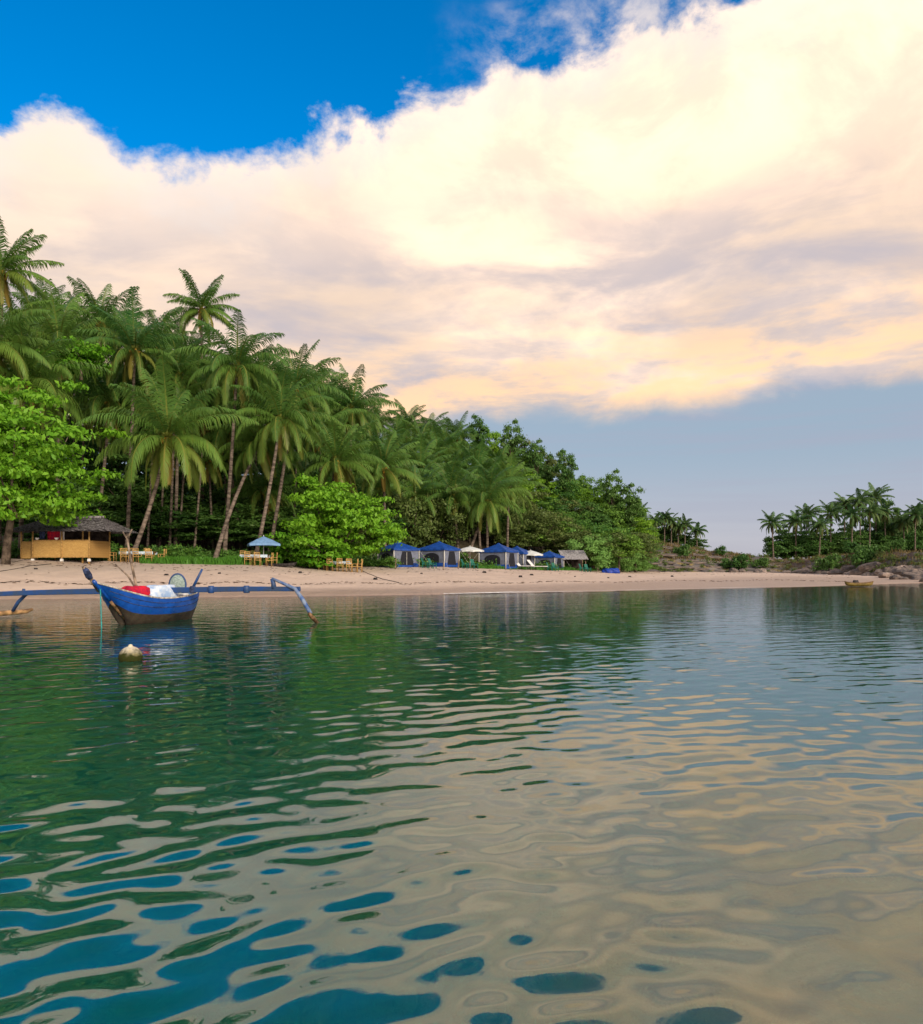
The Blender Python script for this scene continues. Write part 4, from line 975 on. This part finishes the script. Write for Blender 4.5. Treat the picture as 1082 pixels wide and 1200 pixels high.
# ------------------------------------------------------------------ dining sets
def chair_proto():
    r = thing('bamboo_chair', (0, 0, 0), '', 'chair')
    MB().box((0, 0, .45), (.46, .46, .05)).build('seat', M['bamboo'], r, bevel=.01)
    bk = MB()
    for z in (.62, .76, .90, 1.02): bk.box((0, .22, z), (.44, .035, .07))
    bk.build('backrest', M['bamboo'], r)
    for sx_ in (-1, 1):
        MB().tube([(sx_ * .21, -.21, -.03), (sx_ * .21, -.21, .64)], .028, 6).build('leg', M['bamboo_pole'], r, True)
        MB().tube([(sx_ * .21, .21, -.03), (sx_ * .21, .22, .5), (sx_ * .21, .26, 1.06)], .028, 6).build('leg', M['bamboo_pole'], r, True)
        MB().box((sx_ * .21, 0, .66), (.04, .46, .035)).build('armrest', M['bamboo_pole'], r)
    return r
CH = chair_proto()
def table(loc_, w, label, rz=0.0):
    r = thing('dining_table', loc_, label, 'table', 'dining tables on the beach', rz)
    MB().box((0, 0, .74), (w, .8, .05)).build('table_top', M['bamboo'], r, bevel=.01)
    for a in (-1, 1):
        for b2 in (-1, 1): MB().tube([(a * (w / 2 - .12), b2 * .32, -.03), (a * (w / 2 - .12), b2 * .32, .72)], .035, 6).build('leg', M['bamboo_pole'], r, True)
    cl = MB(); vs = []; n = 24
    for k in range(n + 1):
        x = (k / n - .5) * (w + .06)
        vs += [(x, -.44, .55 + .03 * math.sin(k * 2.3)), (x, -.43, .773), (x, .43, .773), (x, .44, .55 + .03 * math.sin(k * 1.9))]
    cl.add(vs, [(4 * k + j, 4 * k + 4 + j, 4 * k + 5 + j, 4 * k + 1 + j) for k in range(n) for j in range(3)])
    o_ = cl.build('tablecloth', M['cloth'], None, True); o_.location = loc_; o_.rotation_euler = (0, 0, rz)
    return r, o_
t1, c1_ = table(G(162, 58.3), 2.5, 'long dining table between the thatched hut and the grass strip')
tag(c1_, 'pale blue tablecloth on the table beside the hut', 'tablecloth')
t2, c2_ = table(G(299, 60.2), 2.1, 'dining table standing under the blue parasol')
tag(c2_, 'pale blue tablecloth on the table under the parasol', 'tablecloth')
t3, c3_ = table(G(396, 61.5), 2.0, 'dining table in front of the bright green round-crowned tree')
tag(c3_, 'pale grey-blue tablecloth on the table by the round-crowned tree', 'tablecloth')
for i, (x, d, rz, where) in enumerate([(131.5, 58.2, 1.57, 'at the left end of the table beside the hut'), (146, 57.6, 3.14, 'at the near side of the table beside the hut, left'), (161, 57.6, 3.0, 'at the near side of the table beside the hut, middle'), (175, 57.6, 3.3, 'at the near side of the table beside the hut, right'),
          (190, 58.4, -1.57, 'at the right end of the table beside the hut'), (150, 59.1, 0, 'behind the left half of the table beside the hut'), (171, 59.1, .1, 'behind the right half of the table beside the hut'),
          (284, 60.9, .1, 'behind the left half of the parasol table'), (295, 60.9, 0, 'behind the middle of the parasol table'), (291, 59.5, 3.1, 'on the near left side of the parasol table'), (302, 59.5, 3.2, 'on the near right side of the parasol table'), (316, 60, -1.57, 'at the right end of the parasol table'), (321, 61, -1.2, 'pulled back to the right of the parasol table'),
          (377, 61.4, 1.57, 'at the left end of the table by the round-crowned tree'), (387, 60.8, 3.1, 'at the near left of the table by the round-crowned tree'), (399, 60.7, 3.0, 'at the near middle of the table by the round-crowned tree'), (409, 60.8, 3.3, 'at the near right of the table by the round-crowned tree'), (416, 61.4, -1.5, 'at the right end of the table by the round-crowned tree'), (421, 61.8, -1.6, 'rightmost, pulled back from the table by the round-crowned tree')]):
    place(CH, G(x, d), rz, 1.0, 'bamboo chair ' + where, 'bamboo chairs at the dining tables')

# ------------------------------------------------------------------ parasols
def parasol(px_, d, base_y, span, h, m, label, square=False, rim_drop=.55):
    b_ = G(px_, d); r = thing('beach_parasol', b_, label, 'parasol', 'parasols on the beach')
    MB().tube([(0, 0, -.3), (0, 0, h - .03)], .03, 8).build('pole', M['pole'], r, True)
    n = 4 if square else 8; off = math.pi / 4 + .35 if square else .2; vs = [(0, 0, h)]; fs = []; sub = 6
    ringn = n * sub
    for q in (.5, 1.0, 1.0):
        last = len(vs) > 1 + ringn
        for k in range(ringn):
            a0 = off + 2 * math.pi * (k // sub) / n; a1 = off + 2 * math.pi * (k // sub + 1) / n; f2 = (k % sub) / sub
            p = Vector((math.cos(a0), math.sin(a0), 0)).lerp(Vector((math.cos(a1), math.sin(a1), 0)), f2) * span * q
            z = h - rim_drop * q ** 1.15 + .05 * math.sin(math.pi * f2) * q
            vs.append((p.x * (1.0), p.y, z - (.16 if last else 0)))
    fs += [(0, 1 + k, 1 + (k + 1) % ringn) for k in range(ringn)]
    for j in range(2): fs += [(1 + j * ringn + k, 1 + (j + 1) * ringn + k, 1 + (j + 1) * ringn + (k + 1) % ringn, 1 + j * ringn + (k + 1) % ringn) for k in range(ringn)]
    cn = MB().add(vs, fs).build('canopy', m, r)
    MB().lathe([(.03, h - .02), (.035, h + .04), (.012, h + .1)], (0, 0, 0), 8).build('finial', M['pole'], r, True)
    for k in range(n):
        a0 = off + 2 * math.pi * k / n
        MB().tube([(0, 0, h - .06), (math.cos(a0) * span * .97, math.sin(a0) * span * .97, h - rim_drop - .03)], .012, 5).build('rib', M['pole'], cn)
    return r
parasol(309, 60.9, 660, 1.65, 2.25, M['par_blue'], 'grey-blue square parasol over the middle dining table', True, .62)
parasol(551, 80, 665, 1.5, 2.25, M['par_white'], 'white round parasol under the pale slanting palm trunk', False, .45)
parasol(622, 88, 667, 1.5, 2.2, M['par_white'], 'cream round parasol over the white loungers', False, .5)

# ------------------------------------------------------------------ tents
def arch_pts(w, h, n=9):
    pts = [(-w / 2, 0), (w / 2, 0), (w / 2, h * .55)]
    for k in range(1, n): 
        a = math.pi * k / n; pts.append((w / 2 * math.cos(a), h * .55 + h * .45 * math.sin(a)))
    pts.append((-w / 2, h * .55)); return pts
def tent_proto():
    r = thing('canopy_tent', (0, 0, 0), '', 'tent'); hw = 1.5; hz = 1.85; ap = 2.62
    # roof: pyramid with a softly sagging cloth and a valance
    n = 8; vs = []; fs = []
    for i in range(n + 1):
        q = i / n
        for k in range(4 * n):
            side = k // n; f = (k % n) / n; cs = [(-1, -1), (1, -1), (1, 1), (-1, 1)]
            a = cs[side]; b2 = cs[(side + 1) % 4]; x = a[0] + (b2[0] - a[0]) * f; y = a[1] + (b2[1] - a[1]) * f
            sag = .07 * math.sin(math.pi * f) * q
            vs.append((x * (hw + .1) * q, y * (hw + .1) * q, ap - (ap - hz) * q ** .85 - sag * .5 + (.04 if q == 0 else 0)))
    m4 = 4 * n
    for i in range(n):
        for k in range(m4): fs.append((i * m4 + k, (i + 1) * m4 + k, (i + 1) * m4 + (k + 1) % m4, i * m4 + (k + 1) % m4))
    last = n * m4
    for k in range(m4):
        x, y, z = vs[last + k]; vs.append((x, y, z - .17))
    for k in range(m4): fs.append((last + k, last + m4 + k, last + m4 + (k + 1) % m4, last + (k + 1) % m4))
    MB().add(vs, fs).build('roof', M['tent_blue'], r)
    # walls between the posts: grey cloth over a blue foot band
    for side in range(4):
        ang = side * math.pi / 2
        def rot(p): return (p[0] * math.cos(ang) - p[1] * math.sin(ang), p[0] * math.sin(ang) + p[1] * math.cos(ang), p[2])
        def slab(x0_, x1_, z0_, z1_, y_=-hw + .04, th=.02):
            mb = MB(); mb.add([rot(p) for p in ((x0_, y_ - th, z0_), (x1_, y_ - th, z0_), (x1_, y_ - th, z1_), (x0_, y_ - th, z1_), (x0_, y_ + th, z0_), (x1_, y_ + th, z0_), (x1_, y_ + th, z1_), (x0_, y_ + th, z1_))],
                              [(0, 1, 2, 3), (5, 4, 7, 6), (1, 5, 6, 2), (4, 0, 3, 7), (3, 2, 6, 7), (4, 5, 1, 0)]); return mb
        w_ = slab(-hw + .08, hw - .08, .42, hz - .09).build('wall', M['tent_wall'], r)
        slab(-hw + .08, hw - .08, 0.0, .42, th=.026).build('foot_band', M['tent_blue'], r)
        pts = arch_pts(1.75 if side % 2 == 0 else 1.7, .98 if side % 2 == 0 else 1.5)
        zb_ = .44 if side % 2 == 0 else .22
        if side % 2 == 1: pts = [(-.85, 0), (.85, 0), (.62, 1.0), (.5, 1.35), (-.5, 1.35), (-.62, 1.0)]
        k = len(pts)
        mb = MB().add([rot((p[0], -hw - .004, p[1] + zb_)) for p in pts] + [rot((p[0], -hw + .03, p[1] + zb_)) for p in pts], [tuple(range(k))] + [(i, i + k, (i + 1) % k + k, (i + 1) % k) for i in range(k)])
        wn = mb.build('window' if side % 2 == 0 else 'doorway', M['mesh_dark'], w_)
        if side % 2 == 1:
            MB().tube([rot((0, -hw - .015, .24)), rot((0, -hw - .015, 1.5))], .022, 5).build('zip_pole', M['pole'], wn)
    for a, b2 in ((-1, -1), (1, -1), (1, 1), (-1, 1)):
        MB().tube([(a * hw, b2 * hw, hz - .1), (a * (hw + .9), b2 * (hw + .9), 0)], .008, 4).build('guy_rope', M['pole'], r)
        MB().tube([(a * hw, b2 * hw, -.1), (a * hw, b2 * hw, hz - .12)], .05, 6).build('post', M['pole'], r, True)
    return r
TN = tent_proto()
for x, d, rz, s, lb in [(467, 74.5, R(-52), .96, 'leftmost blue-roofed tent beside the bright green tree'), (515, 77, R(-30), .98, 'blue-roofed tent second from the left behind two green chairs'), (584.5, 83, R(-28), 1.05, 'blue-roofed tent right of the white parasol'),
                        (606, 88, R(-30), 1.0, 'blue-roofed tent half hidden behind the tent right of the white parasol'), (644, 94, R(-32), .88, 'rightmost blue-roofed tent next to the grey lean-to')]:
    place(TN, G(x, d) , rz, s, lb, 'blue tents at the back of the beach')
# grey lean-to
lt = thing('lean_to', G(672, 95.5), 'low lean-to with a grey thatched roof right of the last tent', 'shelter', rz=R(4))
for sx_ in (-1.35, 1.35):
    MB().tube([(sx_, -.9, -.2), (sx_, -.9, 1.5)], .05, 6).build('post', M['spar'], lt, True)
    MB().tube([(sx_, .9, -.2), (sx_, .9, 2.3)], .05, 6).build('post', M['spar'], lt, True)
th2 = MB(); gz = random.Random(9)
for row in range(9):
    for k in range(24):
        x_ = -1.6 + 3.2 * k / 24; v = row / 9
        y0, z0 = -1.3 + 2.5 * v, 1.32 + 1.1 * v
        th2.box((x_ + .06, y0 + .16, z0 + .07 + gz.uniform(0, .04)), (.17, .46 + gz.uniform(-.08, .08), .025), rx=R(24))
th2.build('roof', mat('lean_to_thatch', (.34, .33, .34), .95, .05, .25, 9, .8, 24), lt)
MB().box((0, .95, 1.0), (2.7, .05, 1.6)).build('back_screen', M['dark_in'], lt)

# ------------------------------------------------------------------ beach furniture
def lounger_proto():
    r = thing('sun_lounger', (0, 0, 0), '', 'sun lounger')
    MB().box((0, -.32, .34), (.62, 1.25, .06)).build('seat', M['plastic_white'], r, bevel=.015)
    MB().box((0, .55, .62), (.62, .78, .05), rx=R(48)).build('backrest', M['plastic_white'], r, bevel=.015)
    for a in (-.26, .26):
        for y in (-.82, .22): MB().tube([(a, y, -.03), (a, y, .33)], .03, 6).build('leg', M['log'], r, True)
    return r
LG = lounger_proto()
place(LG, G(613, 83.5), R(64), 1.25, 'white sun lounger, left one of the pair under the cream parasol', 'white sun loungers')
place(LG, G(629, 84.5), R(64), 1.25, 'white sun lounger, right one of the pair under the cream parasol', 'white sun loungers')
def pchair_proto():
    r = thing('garden_chair', (0, 0, 0), '', 'chair')
    MB().box((0, -.02, .36), (.5, .52, .05), rx=R(-8)).build('seat', M['plastic_green'], r, bevel=.015)
    MB().box((0, .33, .68), (.5, .05, .68), rx=R(-22)).build('backrest', M['plastic_green'], r, bevel=.02)
    for sx_ in (-1, 1):
        MB().box((sx_ * .27, 0, .56), (.07, .6, .04)).build('armrest', M['plastic_green'], r, bevel=.01)
        for y in (-.25, .25): MB().box((sx_ * .27, y, .27), (.06, .08, .58)).build('leg', M['plastic_green'], r, bevel=.01)
    return r
GC = pchair_proto()
for x, d, rz, lb in [(499, 72.5, R(75), 'left of the pair in front of the second tent'), (507, 72.3, R(60), 'right of the pair in front of the second tent'), (545.5, 77, R(70), 'left one under the white parasol'), (556, 77.5, R(40), 'right one under the white parasol'),
                     (645, 88.5, R(70), 'left of the pair in front of the rightmost tent'), (651, 88.5, R(40), 'right of the pair in front of the rightmost tent'), (683, 92.5, R(60), 'left of the pair in front of the grey lean-to'), (689, 92.5, R(30), 'right of the pair in front of the grey lean-to')]:
    place(GC, G(x, d), rz, .95, 'green plastic garden chair, ' + lb, 'green garden chairs')
lump('blue_tarpaulin', G(717, 96) - Vector((0, 0, .05)), (1.1, .5, .65), M['tarp_blue'], 'blue tarpaulin heaped on the sand before the large pale bush', 'tarpaulin', 15, .1)
# dark dugout drawn up before the shrubs
def dugout(name, c, L, bm, h, rz, m, label, cat, inner=None):
    r = thing(name, c, label, cat, rz=rz); mb = MB(); n = 18; vs = []; fs = []; k = 9
    for i in range(n + 1):
        t_ = -1 + 2 * i / n; w = bm * max(0.03, 1 - abs(t_) ** 2.4) ** .8; sh = h * (1 + .45 * abs(t_) ** 3)
        for j in range(k):
            a = math.pi * j / (k - 1); vs.append((t_ * L / 2 * (1 - .08 * math.sin(a) * abs(t_)), -w * math.cos(a) if 0 < j < k - 1 else (-w if j == 0 else w), sh - (sh - .02 - .12 * abs(t_) ** 4) * math.sin(a) ** .7))
    for i in range(n):
        for j in range(k - 1): fs.append((i * k + j, i * k + j + 1, (i + 1) * k + j + 1, (i + 1) * k + j))
    o_ = mb.add(vs, fs).build('hull', m, r, True); sm = o_.modifiers.new('thickness', 'SOLIDIFY'); sm.thickness = .03
    for sd_ in (0, k - 1):
        MB().tube([(vs[i * k + sd_][0], vs[i * k + sd_][1], vs[i * k + sd_][2]) for i in range(n + 1)], .025, 5).build('gunwale', inner or m, r, True)
    for f_ in (-.3, .3): MB().box((f_ * L / 2, 0, h * .86), (.16, bm * 1.75, .03)).build('thwart', inner or m, r)
    return r
dugout('dugout_canoe', G(327, 60.4) - Vector((0, 0, .03)), 2.9, .28, .26, R(-4), M['log'], 'dark dugout canoe drawn up before the bright green shrubs', 'canoe')
yc = F * EYE / (689 - HY)
cn = dugout('yellow_canoe', Vector(((1007 - CX) / F * 62.5, 62.5, .0)), 2.5, .30, .30, R(6), M['yellow_paint'], 'ochre yellow canoe lying at the water edge of the far beach', 'canoe', M['stem'])
lump('dark_bundle', Vector(((1003 - CX) / F * 62.5, 62.5, .16)), (.24, .2, .36), M['log'], 'dark bundle lying in the ochre yellow canoe', 'bundle', 18)
# stumps, drift and coconut husks on the sand
for i, (x, d, h_, lb) in enumerate([(463.5, 68, .95, 'short wooden stake standing before the leftmost tent'), (519.5, 70, .75, 'thin wooden stake standing before the second tent'), (537, 74, .9, 'wooden stake left of the white parasol')]):
    o_ = MB().tube([(0, 0, -.2), (.02, 0, h_ * .5), (.05, .02, h_)], [.06, .05, .04], 7).build('stake', M['spar'], None, True); o_.location = G(x, d); tag(o_, lb, 'stake')
gd = random.Random(4)
HK = lump('coconut_husk', G(623, 72), (.16, .13, .13), M['log'], 'brown coconut husk lying on the open sand', 'coconut husk', 22)
HK['group'] = 'coconut husks on the sand'
for x, d in [(674, 74), (713, 76), (738, 82), (568, 70), (494, 63), (195, 50), (42, 50), (788, 88), (440, 55), (257, 52), (352, 56), (610, 66)]:
    o_ = HK.copy(); COL.objects.link(o_); o_.location = G(x, d); o_.rotation_euler = (0, 0, gd.uniform(0, 6)); o_.scale = (gd.uniform(.6, 1.3),) * 3
# mooring lines lying across the sand
for pts, lb in (([(420, 66), (432, 60), (448, 56), (470, 52)], 'thin dark mooring line lying on the sand before the bright green tree'), ([(60, 54), (20, 50), (-20, 46)], 'thin mooring line lying on the sand below the hut')):
    pp = []
    for i in range(len(pts) - 1):
        for k in range(10):
            x = pts[i][0] + (pts[i + 1][0] - pts[i][0]) * k / 10; d = pts[i][1] + (pts[i + 1][1] - pts[i][1]) * k / 10; pp.append(G(x, d) + Vector((0, 0, .02)))
    tag(MB().tube(pp, .022, 5).build('mooring_line', M['log'], None, True), lb, 'rope')

# ------------------------------------------------------------------ boulders of the far point and ledges
def boulder_mesh(seed):
    r = np.random.default_rng(seed); n, k = 20, 12; vs = []; fs = []
    planes = r.normal(size=(11, 3)); planes /= np.linalg.norm(planes, axis=1)[:, None]; off = r.uniform(.62, .95, 11)
    for i in range(k + 1):
        v = -math.pi / 2 + math.pi * i / k
        for j in range(n):
            w = 2 * math.pi * j / n; d = np.array([math.cos(v) * math.cos(w), math.cos(v) * math.sin(w), math.sin(v)])
            q = min([1.05] + [o_ / max(1e-3, float(d @ p_)) for p_, o_ in zip(planes, off) if float(d @ p_) > .1])
            q *= 1 + .05 * math.sin(9 * w + 5 * v + seed); vs.append(d * q)
    for i in range(k):
        for j in range(n): fs.append((i * n + j, i * n + (j + 1) % n, (i + 1) * n + (j + 1) % n, (i + 1) * n + j))
    me = bpy.data.meshes.new('boulder'); me.from_pydata([tuple(v) for v in vs], [], fs); me.update()
    return me
BM = [boulder_mesh(80 + k) for k in range(6)]
for k, m_ in enumerate(BM): m_.materials.append(M['rock_pale'] if k % 3 == 0 else M['rock'])
gb = random.Random(12)
spots = []
for x in range(938, 1150, 8):
    spots.append((x + gb.uniform(-3, 3), gb.uniform(-1.5, 1.5), gb.uniform(.5, 1.3)))
for x in range(945, 1150, 11):
    spots.append((x + gb.uniform(-4, 4), gb.uniform(2, 5), gb.uniform(.6, 1.5)))
for x in range(1040, 1160, 9):
    spots.append((x + gb.uniform(-3, 3), gb.uniform(-10, -3), gb.uniform(.4, 1.1)))
for x in range(860, 930, 12):
    spots.append((x + gb.uniform(-5, 5), gb.uniform(-.5, 3), gb.uniform(.5, 1.1)))
for x, off, s in spots:
    u = (x - CX) / F; d = float(np.interp(u, PU, BACK)) + off
    o_ = bpy.data.objects.new('boulder', BM[gb.randrange(6)]); COL.objects.link(o_); p = G(x, d); p.z = max(p.z, -.2) + s * .12
    o_.location = p; o_.rotation_euler = (gb.uniform(-.3, .3), gb.uniform(-.3, .3), gb.uniform(0, 6)); o_.scale = (s * gb.uniform(.9, 1.4), s, s * gb.uniform(.5, .8))
    if x < 932: tag(o_, 'weathered grey boulder at the foot of the rock terraces', 'boulder', 'boulders below the rock terraces')
    elif off < -2.5: tag(o_, 'dark boulder in the shallows at the right edge of the photo', 'boulder', 'boulders in the shallows')
    else: tag(o_, 'weathered boulder piled along the bank of the far point', 'boulder', 'boulders on the bank of the far point')
# long stone ledges that step up the terraces
for row, (yy, dd) in enumerate([(664, 2.5), (657, 6), (651, 9.5), (645, 13), (640, 17)]):
    for x in range(752, 900 - row * 12, 21):
        u = (x - CX) / F; d = float(np.interp(u, PU, BACK)) + dd + gb.uniform(-.8, .8)
        o_ = bpy.data.objects.new('stone_ledge', BM[1 + gb.randrange(2)]); COL.objects.link(o_); o_.location = G(x + gb.uniform(-5, 5), d)
        o_.rotation_euler = (0, 0, gb.uniform(-.15, .15)); o_.scale = (gb.uniform(1.6, 3.0), .7, gb.uniform(.22, .42))
        tag(o_, 'long low grey stone ledge on the rock terraces beyond the tents', 'rock ledge', 'stone ledges of the rock terraces')
# bits of leaf and weed left on the sand
r = np.random.default_rng(31); n = 1500; x = r.uniform(-40, 1000, n); u = (x - CX) / F; Sh = np.interp(u, PU, SHORE); Bk = np.interp(u, PU, BACK)
tt = np.where(r.random(n) < .45, .27 + .03 * np.sin(x * .05) + r.normal(0, .012, n), np.clip(1 - np.abs(r.normal(0, .2, n)), .1, 1.0)); d = Sh + (Bk - Sh) * tt
X_ = u * d; z = terrain(X_, d)[0] + .015; a = r.uniform(0, 6.28, n); l = r.uniform(.05, .22, n); w = l * r.uniform(.15, .5, n)
ca, sa = np.cos(a), np.sin(a)
v = np.stack([np.stack([X_ - ca * l, d - sa * l, z], 1), np.stack([X_ + sa * w, d - ca * w, z + .03], 1), np.stack([X_ + ca * l, d + sa * l, z + .01], 1), np.stack([X_ - sa * w, d + ca * w, z + .03], 1)], 1).reshape(-1, 3)
tag(link_mesh('beach_litter', np_mesh('beach_litter', v, np.arange(4 * n).reshape(-1, 4)), mat('dry_litter', (.16, .11, .07), .9, .1, .3, 3)), 'scattered dry leaves and weed along the sand', 'litter', kind='stuff')
# thin foam where the ripples run out
fm = MB(); vs = []; gf = random.Random(2); k = 0
for x in np.arange(520, 990, 2.0):
    u = (x - CX) / F; d = 40.0
    while ground(u * d, d) < 0.02 and d < 95: d += .12
    w = .10 + .28 * max(0, math.sin(x * .035) * math.sin(x * .011 + 1)) + .1 * gf.random()
    for q in (0, w): vs.append((u * (d + q - .1), d + q - .1, max(.022, ground(u * (d + q - .1), d + q - .1) + .012)))
n = len(vs) // 2
tag(fm.add(vs, [(2 * i, 2 * i + 2, 2 * i + 3, 2 * i + 1) for i in range(n - 1)]).build('foam', M['foam']), 'thin white foam line along the edge of the sand', 'foam', kind='structure')
